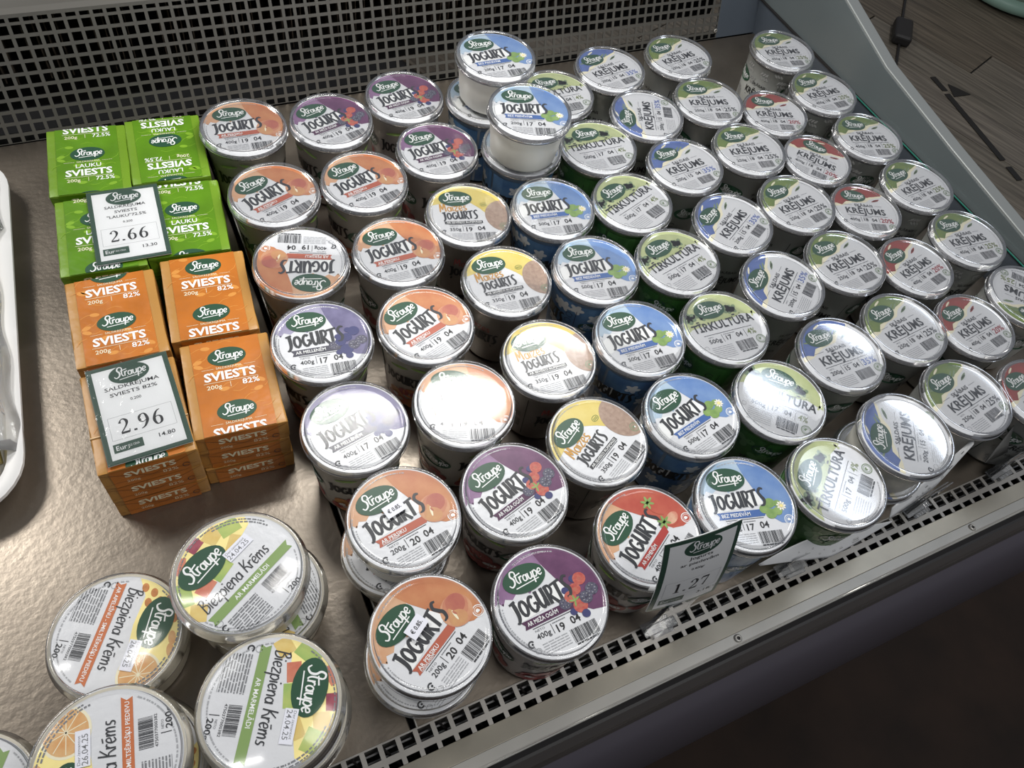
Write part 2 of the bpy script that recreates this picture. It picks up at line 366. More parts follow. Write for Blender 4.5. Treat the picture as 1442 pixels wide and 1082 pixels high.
P_YEL = ink('yellow', (226, 196, 62), var=.2, vscale=40, rgb2=(236, 214, 110)); P_BREAD = ink('rye_bread', (158, 124, 104), var=.4, vscale=260, rgb2=(186, 154, 132)); P_AMBER = ink('amber', (222, 152, 40))
P_RED = ink('strawberry_red', (206, 66, 50), var=.2, vscale=60, rgb2=(224, 100, 70)); P_BANDR = ink('red_band', (204, 56, 48)); P_STRAW = ink('strawberry_flesh', (238, 190, 150), var=.3, vscale=120, rgb2=(226, 120, 90))
P_LIME = ink('pale_lime', (168, 184, 112), var=.3, vscale=35, rgb2=(206, 218, 150)); P_DLEAF = ink('dusky_leaf', (120, 148, 104), var=.2, vscale=80)
P_OLIVE = ink('olive_green', (128, 152, 52), var=.4, vscale=60, rgb2=(84, 122, 52)); P_CREAM = ink('cream', (230, 224, 196)); P_CREDK = ink('brick_red', (190, 52, 44), var=.35, vscale=60, rgb2=(150, 60, 44))
P_CBLUE = ink('cornflower', (98, 128, 206), var=.35, vscale=60, rgb2=(62, 92, 178)); P_PCTB = ink('percent_blue', (92, 122, 214)); P_PCTR = ink('percent_red', (196, 40, 52)); P_PCTO = ink('percent_olive', (122, 140, 62))
P_ORBAND = ink('orange_band', (226, 112, 52)); P_ORSL = ink('orange_slice', (236, 158, 78), var=.3, vscale=130, rgb2=(242, 190, 120)); P_BUCK = ink('buckthorn', (226, 134, 56), var=.3, vscale=200)
P_GRBAND = ink('green_band', (134, 172, 86)); P_MLIME = ink('lime_jelly', (198, 212, 96), var=.3, vscale=50, rgb2=(140, 190, 80)); P_MPINK = ink('coral_jelly', (226, 104, 74), var=.25, vscale=90, rgb2=(236, 140, 104)); P_MYEL = ink('yellow_jelly', (236, 190, 74), var=.25, vscale=90, rgb2=(240, 212, 120)); P_MRED = ink('ruby_jelly', (158, 52, 78), var=.3, vscale=120, rgb2=(196, 84, 100)); P_CRYEL = ink('butter_yellow', (240, 224, 150), var=.15, vscale=30)
P_TAG = ink('price_sticker', (226, 228, 238))
# oval logo colours on wrappers
P_CARDG = ink('card_green', (48, 84, 68), rough=.3); P_CARDW = ink('card_white', (222, 224, 226), rough=.3); P_SER = ink('card_black', (34, 36, 40), rough=.35)

# ------------------------------------------------------------------ lid art (unit disc, reading direction +x)
def common_low(a, wt, d1, d2, seed, code=True):
    a.line(P_INK, -.52, -.30, .28, -.30, .012, 3)
    a.text(P_GREY, 'NETO', -.50, -.37, .055, layer=3, wid=1.3); a.text(P_INK, wt, -.52, -.50, .135, bold=.012, maxw=.27, layer=3)
    a.line(P_INK, -.20, -.34, -.20, -.52, .010, 3); a.micro(P_GREY, -.17, -.35, .26, 1, .02, .016, seed=4)
    a.text(P_STAMP, d1, -.13, -.53, .19, bold=.018, layer=3); a.text(P_STAMP, d2, .15, -.51, .19, bold=.018, layer=3)
    a.barcode(P_INK, .30, -.70, .50, .24, seed=seed); a.micro(P_INK, .06, -.85, .46, 1, .02, .03, seed=7)
    a.micro(P_LGREY, -.5, -.60, .5, 5, .045, .014, seed=5)
    # recycling mark and small seal
    a.stroke(P_INK, arc(-.66, -.52, .052, .052, 30, 300, .026, 10)); a.ell(P_INK, -.645, -.525, .02, .02, layer=3, n=8)
    a.stroke(P_LGREY, arc(-.60, -.66, .055, .045, 0, 360, .01, 12))
    a.ringtext(P_LGREY, .86, 165, 235, .022, seed=8); a.ringtext(P_LGREY, .91, 60, 110, .02, seed=9); a.ringtext(P_LGREY, .91, 150, 225, .02, seed=10)
def seal(a, x, y, r, m=None):
    a.stroke(m or P_DLEAF, arc(x, y, r, r, 0, 360, r * .16, 16)); a.stroke(m or P_DLEAF, arc(x, y, r * .7, r * .7, 0, 360, r * .08, 14))
    a.ell(m or P_DLEAF, x - r * .12, y + r * .1, r * .36, r * .3, 30, 3, 10); a.ell(P_PAPER, x + r * .12, y - r * .05, r * .16, r * .2, 0, 4, 8)
def splash(m, a, pts, layer=1):
    r = random.Random(len(a.P)); a.poly(m, pts, layer)
    for k in range(12):
        i = r.randrange(len(pts)); p = pts[i]; a.ell(m, p[0] + r.uniform(-.05, .05), p[1] + r.uniform(-.05, .05), r.uniform(.015, .05), r.uniform(.01, .035), r.uniform(0, 90), layer, 8)
def jogurt_field(a, m1, m2):
    splash(m1, a, [(-.95, .30), (-.86, .36), (-.80, .26), (-.72, .36), (-.6, .30), (-.45, .40), (-.25, .34), (-.08, .44), (.12, .46), (.22, 1.0), (-.4, 1.02), (-.98, .7)])
    a.poly(m2, [(.08, 1.05), (.17, .62), (.30, .25), (.36, -.05), (.45, -.3), (.62, -.44), (.97, -.52), (1.1, 0), (1, 1)], 1.6)
def jogurt(kind, wt='400g', d1='19', seed=3):
    a = Art(circ(.985)); a.convex(M_FOIL, circ(.985), 0)
    F = dict(peach=(P_PEACH, P_PEACH2, P_BANDO, 'AR PERSIKU'), berry=(P_PURP, P_PURP2, P_BANDP, 'AR MEŽA OGĀM'), blue=(P_LILAC, P_LILAC2, P_BANDG, 'AR MELLENĒM'),
             plain=(P_SKY, P_BLUE, P_BANDB, 'BEZ PIEDEVĀM'), straw=(P_PEACH, P_RED, P_BANDR, 'AR ZEMENĒM'), bread=(P_CREAM, P_YEL, P_INK, 'AR SEVIŠĶO RUPJMAIZI'))[kind]
    if kind == 'bread':
        a.poly(P_YEL, [(-.9, .35), (-.55, .42), (-.2, .30), (.1, .42), (.3, .22), (.5, -.05), (1.1, .2), (.8, 1.1), (-.8, 1.1)], 1)
        a.ell(P_BREAD, .86, -.06, .46, .52, 0, 2, 32); a.stroke(P_OLIVE, arc(.42, .34, .085, .06, 0, 360, .012, 12)); a.micro(P_OLIVE, .36, .35, .12, 2, .03, .014, seed=2)
        a.brush(P_AMBER, 'Maizes', -.66, .13, .29, 3, 4, wid=.85, fat=1.05)
        a.brush(P_INK, 'JOGURTS', -.62, -.14, .245, 2, 4.5, wid=.92, fat=.95, track=.0)
        a.rect(F[2], -.15, -.235, .92, .085, 0, 3); a.text(P_PAPER, F[3], -.57, -.262, .075, bold=.012, layer=5, maxw=.84)
    else:
        jogurt_field(a, F[0], F[1])
        a.poly(P_PAPER, [(-.7, .22), (.30, .26), (.40, -.02), (-.65, -.12)], 2) if kind != 'blue' else None
        a.brush(P_INK, 'JOGURTS', -.70, -.08, .33, 1, 4.5, wid=.93, fat=1.0, arch=.02)
        a.poly(F[2], [(-.64, -.27), (.32, -.27), (.40, -.125), (-.66, -.125), (-.61, -.2)], 3)
        a.text(P_PAPER, F[3], -.57, -.232, .105, bold=.014, layer=5, maxw=.60 if len(F[3]) > 10 else .5)
    a.logo(-.24, .56, .41, 0)
    if kind == 'peach':
        a.ell(P_FRUIT, .58, -.10, .29, .28, 0, 4, 28); a.ell(P_FRB, .61, -.05, .25, .22, 20, 4.15, 24); a.ell(P_FRUITR, .66, -.01, .18, .17, 20, 4.25, 24); a.ell(P_YFR, .50, -.20, .17, .14, -30, 4.3, 20)
        a.ell(P_CREAM, .50, -.13, .022, .10, -15, 4.8, 12); a.ell(P_YFR, .48, -.12, .05, .15, -10, 4.6, 14); a.ell(P_FRUITR, .525, -.10, .02, .05, 10, 4.9, 8)
        a.text(P_PAPER, 'GABALIŅIEM', -.57, -.265, .05, bold=.01, layer=5, maxw=.34)
    if kind in ('berry', 'blue'):
        B = [(.62, .12, .11, 'r'), (.48, .0, .10, 'r'), (.36, -.08, .10, 'r'), (.44, -.26, .12, 'r'), (.24, -.14, .10, 'k'), (.58, -.18, .11, 'k'), (.72, -.10, .11, 'k'), (.52, .16, .06, 'b'), (.33, .04, .06, 'b'), (.30, -.30, .06, 'b'), (.46, -.40, .07, 'b')]
        for x, y, r, c in B:
            m = {'r': P_RASP, 'k': P_BLACKB, 'b': P_BLUEB}[c] if kind == 'berry' else (P_BLUEB if c == 'r' else P_BLACKB if c == 'k' else P_BLUEB)
            x, y, r = .52 + (x - .5) * 1.18, -.08 + (y + .08) * 1.15, r * 1.12; a.ell(m, x, y, r, r * .94, 0, 4 + x * .5 + .3, 16)
            if c == 'k':
                for q in range(7): t = q * .9; a.ell(P_LGREY, x + r * .55 * math.cos(t), y + r * .55 * math.sin(t), r * .1, r * .08, 0, 5.2, 6)
            if c == 'r' and kind == 'berry': a.ell(P_FRUITR, x, y, r * .3, r * .28, 0, 5, 10)
        if kind == 'berry':
            for t in (20, 90, 160, 250): a.ell(P_LEAF, .40 + .05 * math.cos(math.radians(t)), -.17 + .05 * math.sin(math.radians(t)), .06, .018, t, 5.4, 8)
    if kind == 'plain':
        for x, y, r in ((.36, -.13, .11), (.50, -.02, .12), (.47, -.24, .12), (.62, -.2, .10), (.66, -.04, .08)): a.ell(P_LEAF, x, y, r, r * .86, 20, 4.2 + x * .3, 16)
        for k in range(9): t = k * 40; a.ell(P_FLOW, .73 + .05 * math.cos(math.radians(t)), -.10 + .05 * math.sin(math.radians(t)), .055, .022, t, 5, 8)
        a.ell(P_CRYEL, .73, -.1, .04, .035, 0, 5.3, 10)
        a.poly(P_PAPER, [(-.95, .1), (-.6, .3), (-.2, .18), (-.3, -.05), (-.9, -.2)], 1.2)
    if kind == 'straw':
        a.ell(P_RED, .66, .16, .17, .22, 20, 4, 18); a.ell(P_RED, .62, -.16, .20, .15, 0, 4.1, 18); a.ell(P_STRAW, .62, -.18, .15, .10, 0, 4.4, 16)
        for cx, cy in ((.58, .36), (.44, -.10)):
            for t in range(0, 360, 60): a.ell(P_LEAF, cx + .07 * math.cos(math.radians(t)), cy + .06 * math.sin(math.radians(t)), .08, .028, t, 5, 8)
    common_low(a, wt, d1, '04', seed)
    seal(a, .80, -.40, .10, P_PAPER if kind != 'bread' else None) if kind not in ('berry', 'blue') else None
    return a
def kefir(seed=5):
    a = Art(circ(.985)); a.convex(M_FOIL, circ(.985), 0)
    splash(P_LIME, a, [(-1.0, .02), (-.8, .14), (-.5, .16), (-.1, .22), (.3, .20), (.6, .28), (.86, .20), (1.02, .16), (.9, .9), (0, 1.1), (-.9, .8)])
    r = random.Random(4)
    for k in range(9):
        t = r.uniform(10, 170); R = r.uniform(.45, .85); cx, cy = R * math.cos(math.radians(t)), R * math.sin(math.radians(t)) * .9
        if cy < .44: cy = .46
        rr = r.uniform(.07, .15)
        for q in range(3): u = math.radians(90 + q * 120 + k * 25); a.ell(P_DLEAF, cx + rr * .7 * math.cos(u), cy + rr * .7 * math.sin(u), rr * .72, rr * .56, math.degrees(u), 1.8, 12)
    a.logo(-.12, .56, .40, 0)
    a.text(P_INK, 'TĪRKULTŪRA', -.80, .02, .31, bold=.022, layer=4, maxw=1.62)
    a.line(P_INK, -.62, -.10, .66, -.10, .012); a.text(P_GREY, 'NETO', -.55, -.19, .05); a.text(P_INK, '500g', -.58, -.33, .15, bold=.014, maxw=.32); a.line(P_INK, -.20, -.14, -.20, -.36, .01)
    a.text(P_STAMP, '17', -.12, -.32, .17, bold=.018); a.text(P_STAMP, '04', .15, -.31, .17, bold=.018); a.micro(P_GREY, -.15, -.16, .3, 1, .02, .015, seed=3); a.line(P_INK, .40, -.14, .40, -.36, .01)
    a.text(P_PCTO, '4%', .46, -.32, .22, bold=.01, wid=.85)
    a.barcode(P_INK, .26, -.55, .46, .26, seed=seed); a.micro(P_INK, .05, -.71, .42, 1, .02, .03, seed=5); seal(a, .68, -.50, .11)
    a.micro(P_LGREY, -.62, -.45, .55, 7, .05, .014, seed=6); a.stroke(P_LGREY, arc(-.72, -.42, .05, .05, 0, 360, .01, 12))
    a.ringtext(P_LGREY, .90, 200, 300, .02, seed=3); return a
def cream(kind, wt='250g', d1='18', seed=6):
    a = Art(circ(.985)); a.convex(M_FOIL, circ(.985), 0)
    F = dict(green=(P_OLIVE, 'SKĀBAIS', '25%', P_INK), olive=(P_OLIVE, 'SKĀBAIS', '25%', P_PCTO), red=(P_CREDK, 'SKĀBAIS', '20%', P_PCTR), blue=(P_CBLUE, 'SALDAIS', '35%', P_PCTB))[kind]
    a.poly(P_CREAM, [(-1.0, .10), (-.7, .14), (-.3, .30), (.1, .34), (.3, .50), (.62, .58), (.75, .72), (.2, 1.0), (-.9, .7)], 1)
    a.poly(F[0], [(-1.0, .22), (-.8, .24), (-.66, .18), (-.5, .34), (-.2, .36), (.1, .42), (.18, .56), (.42, .60), (.66, .66), (.72, .78), (.3, 1.1), (-.6, 1.1), (-1.1, .6)], 2)
    r = random.Random(9)
    for k in range(8): a.ell(P_CREAM if k % 3 == 0 else P_DLEAF if kind != 'red' else F[0], r.uniform(-.8, .6), r.uniform(.42, .9), .12, .025, r.uniform(-20, 50), 2.4, 10)
    a.logo(-.22, .57, .38, 0)
    a.text(P_INK, F[1], -.28, .16, .14, bold=.008, wid=1.2, layer=4, maxw=.56); a.line(P_GREY, -.62, .21, -.36, .21, .010); a.line(P_GREY, .34, .21, .56, .21, .010)
    a.text(P_INK, 'KRĒJUMS', -.60, -.13, .32, bold=.022, layer=4, maxw=1.2)
    a.line(P_INK, -.60, -.20, .62, -.20, .012); a.text(P_GREY, 'NETO', -.55, -.28, .05); a.text(P_INK, wt, -.58, -.42, .14, bold=.014, maxw=.3); a.line(P_INK, -.22, -.24, -.22, -.44, .01)
    a.text(P_STAMP, d1, -.15, -.41, .16, bold=.018); a.text(P_STAMP, '04', .09, -.41, .16, bold=.018); a.micro(P_GREY, -.16, -.26, .28, 1, .02, .014, seed=3); a.line(P_INK, .32, -.24, .32, -.44, .01)
    a.text(F[3], F[2], .36, -.43, .23, bold=.012, layer=4, maxw=.38)
    a.barcode(P_INK, .24, -.62, .44, .25, seed=seed); seal(a, .66, -.58, .105)
    a.micro(P_LGREY, -.52, -.54, .45, 6, .045, .014, seed=6); a.stroke(P_INK, arc(-.72, -.46, .05, .05, 30, 300, .026, 10)); a.ell(P_INK, -.70, -.46, .02, .02, layer=3, n=8); a.stroke(P_LGREY, arc(-.62, -.58, .055, .05, 0, 360, .01, 12))
    a.ringtext(P_LGREY, .90, 190, 300, .02, seed=3); a.ringtext(P_LGREY, .90, -40, 60, .012, seed=8); return a
def curd(kind, date):
    a = Art(circ(.985)); a.convex(M_FOIL, circ(.985), 0)
    if kind == 'marm':
        a.poly(P_CRYEL, [(-1, -.05), (-.7, .16), (-.2, .20), (.2, .36), (.7, .5), (.8, .8), (0, 1.1), (-1, .8)], 1)
        for m, x, y, sx, sy, t in ((P_MLIME, -.82, .42, .4, .3, 60), (P_MPINK, -.50, .24, .30, .22, 12), (P_MYEL, -.86, .02, .28, .26, 40), (P_MRED, -.12, .90, .26, .2, 10), (P_MYEL, .18, .80, .30, .26, 15), (P_MLIME, .45, .70, .34, .26, -15), (P_MPINK, -.52, .82, .3, .2, 40), (P_MLIME, -.15, .25, .36, .2, 10), (P_MYEL, .3, .45, .3, .18, 30)): a.rect(m, x, y, sx, sy, t, 1.6 + .1 * x)
    else:
        a.poly(P_CRYEL, [(-1, .0), (-.7, .20), (-.2, .18), (.2, .24), (.7, .34), (.9, .8), (0, 1.1), (-1, .8)], 1)
        a.ell(P_CREAM, .55, .55, .36, .34, 0, 1.5, 28); a.ell(P_ORSL, .55, .55, .32, .30, 0, 1.8, 28)
        for t in range(0, 180, 36): a.line(P_CREAM, .55 - .3 * math.cos(math.radians(t)), .55 - .28 * math.sin(math.radians(t)), .55 + .3 * math.cos(math.radians(t)), .55 + .28 * math.sin(math.radians(t)), .012, 2)
        for x, y in ((-.78, .32), (-.66, .46), (-.84, .15), (-.6, .28), (-.72, .60), (-.5, .42), (-.55, .62), (-.42, .78)): a.ell(P_BUCK, x, y, .08, .058, 20, 2, 12)
        for x, y in ((-.1, .86), (.1, .9)): a.ell(P_ORSL, x, y, .12, .06, 20, 2, 12)
    a.logo(-.30, .52, .44, 0)
    a.brush(P_INK, 'Biezpiena Krēms', -.80, -.10, .25, 0, 4, wid=.86, fat=.85, slant=.1)
    bd = P_GRBAND if kind == 'marm' else P_ORBAND
    a.poly(bd, [(-.86, -.34), (.84, -.34), (.80, -.26), (.86, -.18), (-.86, -.18), (-.82, -.26)], 3)
    if kind == 'marm': a.text(P_PAPER, 'AR MARMELĀDI', 0, -.295, .105, bold=.012, align='c', maxw=.72, layer=4)
    else: a.text(P_PAPER, 'AR APELSĪNU - SMILTSĒRKŠĶU PIEDEVU', 0, -.292, .09, bold=.012, align='c', maxw=1.56, layer=4)
    a.rect(P_TAG, .28, .33, .50, .20, 0, 7.5); a.text(P_GREY, 'Der.izmantot', .06, .36, .06, layer=8.2, maxw=.40); a.text(P_GREY, date, .05, .26, .12, bold=.004, layer=8.2, maxw=.42)
    a.micro(P_GREY, -.70, -.44, .60, 9, .045, .02, seed=3); a.line(P_GREY, -.7, -.47, -.1, -.47, .006); a.line(P_GREY, -.66, -.83, -.1, -.83, .006)
    a.barcode(P_INK, .28, -.50, .44, .20, seed=11); a.text(P_INK, '4750377000382', .05, -.66, .06, maxw=.46)
    a.line(P_INK, .22, -.70, .22, -.85, .012); a.text(P_GREY, 'NETO', .28, -.745, .05); a.text(P_INK, '200g', .27, -.86, .13, bold=.014, maxw=.30)
    a.stroke(P_INK, arc(-.78, -.48, .045, .045, 30, 300, .024, 10)); a.stroke(P_LGREY, arc(-.79, -.36, .055, .05, 0, 360, .01, 12))
    a.ringtext(P_GREY, .88, 15, 75, .026, seed=3); a.ringtext(P_GREY, .93, 20, 150, .022, seed=4); a.ringtext(P_LGREY, .90, 190, 330, .022, seed=5)
    return a
# ------------------------------------------------------------------ lid centres (x, y, top z in metres; reading direction in degrees)
LID = {
'B1': (0.1955, 0.7151, 0.1005, 13.7),
'B2': (0.2890, 0.7355, 0.1005, 8.5),
'B3': (0.2924, 0.6395, 0.1005, 3.5),
'BB1': (0.0974, 0.4266, 0.1005, -6.8),
'BB2': (0.0968, 0.3315, 0.1005, 11.8),
'BF': (0.1864, 0.1331, 0.1040, 3.0),
'BM': (0.2002, 0.2287, 0.1005, 16.3),
'C1': (-0.0222, 0.2448, 0.0900, 31.2),
'C2': (-0.1198, 0.2476, 0.0450, -121.3),
'C3': (-0.0261, 0.1439, 0.0900, -118.1),
'C4': (-0.1305, 0.1505, 0.0900, 81.7),
'G1': (0.6709, 0.7299, 0.1005, 9.3),
'G2': (0.6609, 0.6380, 0.1005, -12.0),
'G3': (0.6613, 0.5447, 0.1005, -6.9),
'G4': (0.6638, 0.4475, 0.1005, 6.6),
'G5': (0.6634, 0.3537, 0.1005, 4.3),
'G6': (0.6668, 0.2558, 0.1005, 5.9),
'G7': (0.6702, 0.1626, 0.1005, 8.3),
'H1': (0.8294, 0.7070, 0.1020, -9.3),
'H2': (0.8312, 0.6140, 0.1020, 1.3),
'H3': (0.8334, 0.5209, 0.1020, -14.4),
'H4': (0.8375, 0.4286, 0.1020, 6.6),
'H5': (0.8371, 0.3362, 0.1020, -4.2),
'H6': (0.8442, 0.2440, 0.1000, 128.1),
'J1': (0.3791, 0.5196, 0.1015, -8.0),
'J2': (0.3834, 0.4272, 0.1015, -8.4),
'J3': (0.3833, 0.3347, 0.1015, -1.6),
'J4': (0.3861, 0.2411, 0.1015, 12.4),
'JF': (0.3819, 0.1458, 0.1040, -14.6),
'JL1': (0.3795, 0.7085, 0.1020, 1.0),
'JL2': (0.3861, 0.6165, 0.1020, -0.8),
'JU1': (0.3849, 0.7053, 0.1600, -0.2),
'JU2': (0.3818, 0.6077, 0.1600, -18.2),
'M0': (0.2891, 0.5406, 0.0970, -13.3),
'M1': (0.2903, 0.4439, 0.0970, -3.0),
'M2': (0.2893, 0.3440, 0.0970, -1.5),
'M3': (0.2917, 0.2489, 0.0970, 29.0),
'P1': (0.1025, 0.7273, 0.1005, -3.0),
'P2': (0.1063, 0.6194, 0.1005, 19.1),
'P3': (0.1996, 0.6136, 0.1005, 13.2),
'P4': (0.1061, 0.5227, 0.1005, 160.3),
'P5': (0.2001, 0.5096, 0.1005, 1.7),
'P6': (0.1931, 0.4154, 0.1005, 18.2),
'PP1': (0.1055, 0.2371, 0.1040, 10.1),
'PP2': (0.0924, 0.1443, 0.1040, 31.0),
'PPL1': (0.0999, 0.2369, 0.0520, 10.9),
'PPL2': (0.0892, 0.1440, 0.0520, 28.0),
'PR1': (0.1935, 0.3225, 0.1005, -18.1),
'R1': (0.7433, 0.6008, 0.0950, -18.0),
'R2': (0.7447, 0.5097, 0.0950, -52.6),
'R3': (0.7491, 0.4174, 0.0950, -22.4),
'R4': (0.7489, 0.3251, 0.0950, 11.1),
'R5': (0.7554, 0.2335, 0.0950, 7.2),
'R6': (0.7573, 0.1385, 0.0970, 8.6),
'S1': (0.5610, 0.7240, 0.1030, 9.2),
'S2': (0.5636, 0.6316, 0.1030, 65.8),
'S3': (0.5622, 0.5383, 0.1030, 6.3),
'S4': (0.5664, 0.4410, 0.1030, 29.6),
'S5': (0.5690, 0.3473, 0.1030, 36.7),
'S6': (0.5729, 0.2494, 0.1030, 0.2),
'S7': (0.5682, 0.1482, 0.1100, 54.8),
'ST': (0.2885, 0.1528, 0.1000, 30.5),
'T0': (0.4720, 0.6966, 0.1005, 0.8),
'T1': (0.4761, 0.5955, 0.1020, -0.7),
'T2': (0.4700, 0.5028, 0.1020, 19.8),
'T3': (0.4744, 0.4106, 0.1020, 13.6),
'T4': (0.4751, 0.3183, 0.1020, -2.9),
'T5': (0.4780, 0.2260, 0.1020, -45.7),
'T6': (0.4769, 0.1336, 0.1020, 38.9),
}
# ------------------------------------------------------------------ the display case
case = empty('display_case', (.3, .5, 0), 0, 'long stainless refrigerated display case with perforated back grille and slotted front vent', 'display case')
case.location = (0, 0, 0)
def part(name, me, m, kind=None, **k):
    o = link(name, me, m, case)
    if kind: o['kind'] = kind
    return o
# deck plates: left plate with a down-turned right edge, right plate lower behind a dark gap
b = MB(); b.box(-.75, .0655, .1030, .8800, -.004, 0); b.box(.0635, .0655, .1030, .8800, -.03, 0)
o = bevel(part('deck_plate', b.mesh('deck_plate'), M_STEEL), .0012)
b = MB(); b.box(.0705, .950, .1030, .8800, -.006, -.0008)
bevel(part('deck_plate', b.mesh('deck_plate'), M_STEEL), .001)
b = MB(); b.box(.0703, .0714, .1030, .88, -.006, .0009); part('deck_edge', b.mesh('deck_edge'), M_ALU)
b = MB(); b.box(-.75, .96, .05, .90, -.16, -.155); b.box(-.75, .96, .895, .90, -.16, .0); b.box(-.75, .96, .050, .0525, -.16, -.02)
part('tub_liner', b.mesh('tub_liner'), M_DARK)
def grid_panel(name, O, U, V, N, u0, u1, pu, hu, vrows, vtot, m, thick=.0012, holes_to=None):
    """perforated sheet in the plane O + u*U + v*V; vrows: (v0,v1) of each hole row"""
    O, U, V, N = map(Vector, (O, U, V, N)); ub = [u0]; hole_u = set(); u = u0 + (pu - hu)
    while u + hu < u1 - .001:
        if holes_to is None or u + hu < holes_to: hole_u.add(len(ub)); ub += [u, u + hu]; 
        u += pu
    ub.append(u1); vb = [0]; hole_v = set()
    for a_, b_ in vrows:
        if a_ > vb[-1] + 1e-6: vb.append(a_)
        hole_v.add(len(vb) - 1); vb.append(b_)
    if vb[-1] < vtot - 1e-6: vb.append(vtot)
    verts = [tuple(O + U * x + V * y) for y in vb for x in ub]; nu = len(ub); fs = []
    for j in range(len(vb) - 1):
        for i in range(nu - 1):
            if (i in hole_u) and (j in hole_v): continue
            fs.append((j * nu + i, j * nu + i + 1, (j + 1) * nu + i + 1, (j + 1) * nu + i))
    me = bpy.data.meshes.new(name); me.from_pydata(verts, [], fs); bm = bmesh.new(); bm.from_mesh(me)
    bmesh.ops.delete(bm, geom=[v for v in bm.verts if not v.link_faces], context='VERTS')
    bmesh.ops.recalc_face_normals(bm, faces=bm.faces)
    if bm.faces and bm.faces[0].normal.dot(N) < 0: bmesh.ops.reverse_faces(bm, faces=bm.faces)
    bm.to_mesh(me); bm.free()
    o = part(name, me, m); s = o.modifiers.new('thickness', 'SOLIDIFY'); s.thickness = thick; s.offset = -1
    return o
# fix hole index bookkeeping: holes start at odd entries of ub
AL = math.radians(18); VB = (0, math.sin(AL), math.cos(AL)); NB = (0, -math.cos(AL), math.sin(AL))
rows = [(max(.0006, .0024 + .01318 * k - .0047), .0024 + .01318 * k + .0047) for k in range(10)] + [(.1288, .1332)]
grid_panel('back_grille', (0, .8815, 0), (1, 0, 0), VB, NB, -.45, .872, .01405, .0102, rows, .1370, M_GRILLE)
tz = .137 * math.cos(AL); ty = .8815 + .137 * math.sin(AL)
b = MB(); b.prism([(ty, tz), (ty + .006, tz + .0035), (ty + .03, tz + .005), (ty + .03, tz + .001), (ty + .004, tz - .002)], -.45, .872); part('grille_top_bend', b.mesh('grille_top_bend'), M_GRILLE)
b = MB(); R = .009; cy, cz = ty + .04, tz + .006
b.prism([(cy + R * 1.6 * math.cos(2 * PI * k / 16), cz + R * math.sin(2 * PI * k / 16)) for k in range(16)], -.45, .872)
b.prism([(cy + .012, cz + .003), (cy + .3, cz + .02), (cy + .3, cz + .016), (cy + .012, cz - .002)], -.45, .94)
part('top_rail', b.mesh('top_rail', True), mat('polished_rail', (222, 224, 230), .25, .3))
# cavity behind the grille with cooling fins
b = MB(); b.box(-.45, .94, .985, .99, -.03, .2); part('cavity_back', b.mesh('cavity_back'), M_DARK)
b = MB()
for k in range(110): x = -.44 + k * .0121; b.box(x, x + .0012, .945, .984, .03 if k % 2 else .034, .125)
fin = part('cooling_fin', b.mesh('cooling_fin'), M_FIN, 'stuff')
# panel right of the grille and its two screws
b = MB(); b.prism([(.8815 + v * VB[1], v * VB[2]) for v in (0, .26)] + [(.8815 + v * VB[1] + .004, v * VB[2]) for v in (.26, 0)], .872, .955)
part('back_corner_panel', b.mesh('back_corner_panel'), M_BLUEG)
def screw(loc, nrm, parent=case, r=.0032):
    me = lathe([(0, .0004), (r * .35, .0004), (r * .4, .0012), (r * .75, .0012), (r, .0002), (r, -.001), (0, -.001)][::-1], 20, [0, 0, 0, 0, 1, 1])
    o = link('screw', me, [M_ALU, M_FASC2], parent); o.location = loc; o.rotation_euler = Vector(nrm).to_track_quat('Z', 'Y').to_euler(); return o
for v in (.012, .085): screw((.8685, .8815 + v * VB[1] - .0014, v * VB[2]), NB)
# end wall: inner liner, dark gasket, sloping grey panel with an edge band
b = MB(); b.box(.9475, .9495, .10, .93, -.02, .050); part('end_liner', b.mesh('end_liner'), M_BLUEG)
b = MB(); b.box(.9440, .9480, .10, .905, .0495, .0515); part('end_gasket', b.mesh('end_gasket'), M_FASC2)
b = MB(); b.box(.9425, .9445, .28, .66, .0515, .0523); part('glass_edge', b.mesh('glass_edge'), M_TEAL)
top = [(.045, .030), (.20, .052), (.33, .071), (.48, .086), (.63, .104), (.75, .135), (.86, .18), (.97, .24)]
def endp(x0, x1, dz, name, m):
    b = MB(); n = len(top); 
    for x in (x0, x1): b.v += [(x, y, z + dz) for y, z in top] + [(x, y, -.5) for y, z in top]
    for i in range(n - 1):
        b.f += [(i, i + 1, n + i + 1, n + i), (2 * n + i, 2 * n + i + 1, 3 * n + i + 1, 3 * n + i), (i, i + 1, 2 * n + i + 1, 2 * n + i)]; b.m += [0, 0, 0]
    b.f += [(0, n, 3 * n, 2 * n), (n - 1, 2 * n - 1, 4 * n - 1, 3 * n - 1)]; b.m += [0, 0]
    return part(name, b.mesh(name), m)
endp(.9505, .9515, 0, 'end_panel', M_ENDW)
o = endp(.9516, .9735, .002, 'end_panel_cap', M_ENDT); bevel(o, .0015, 2)
b = MB()
for i in range(len(top) - 1): b.tube((.9525, top[i][0], top[i][1] + .0026), (.9525, top[i + 1][0], top[i + 1][1] + .0026), .0011, 6)
part('end_panel_trim', b.mesh('end_panel_trim'), mat('trim_light', (165, 170, 168), .3))
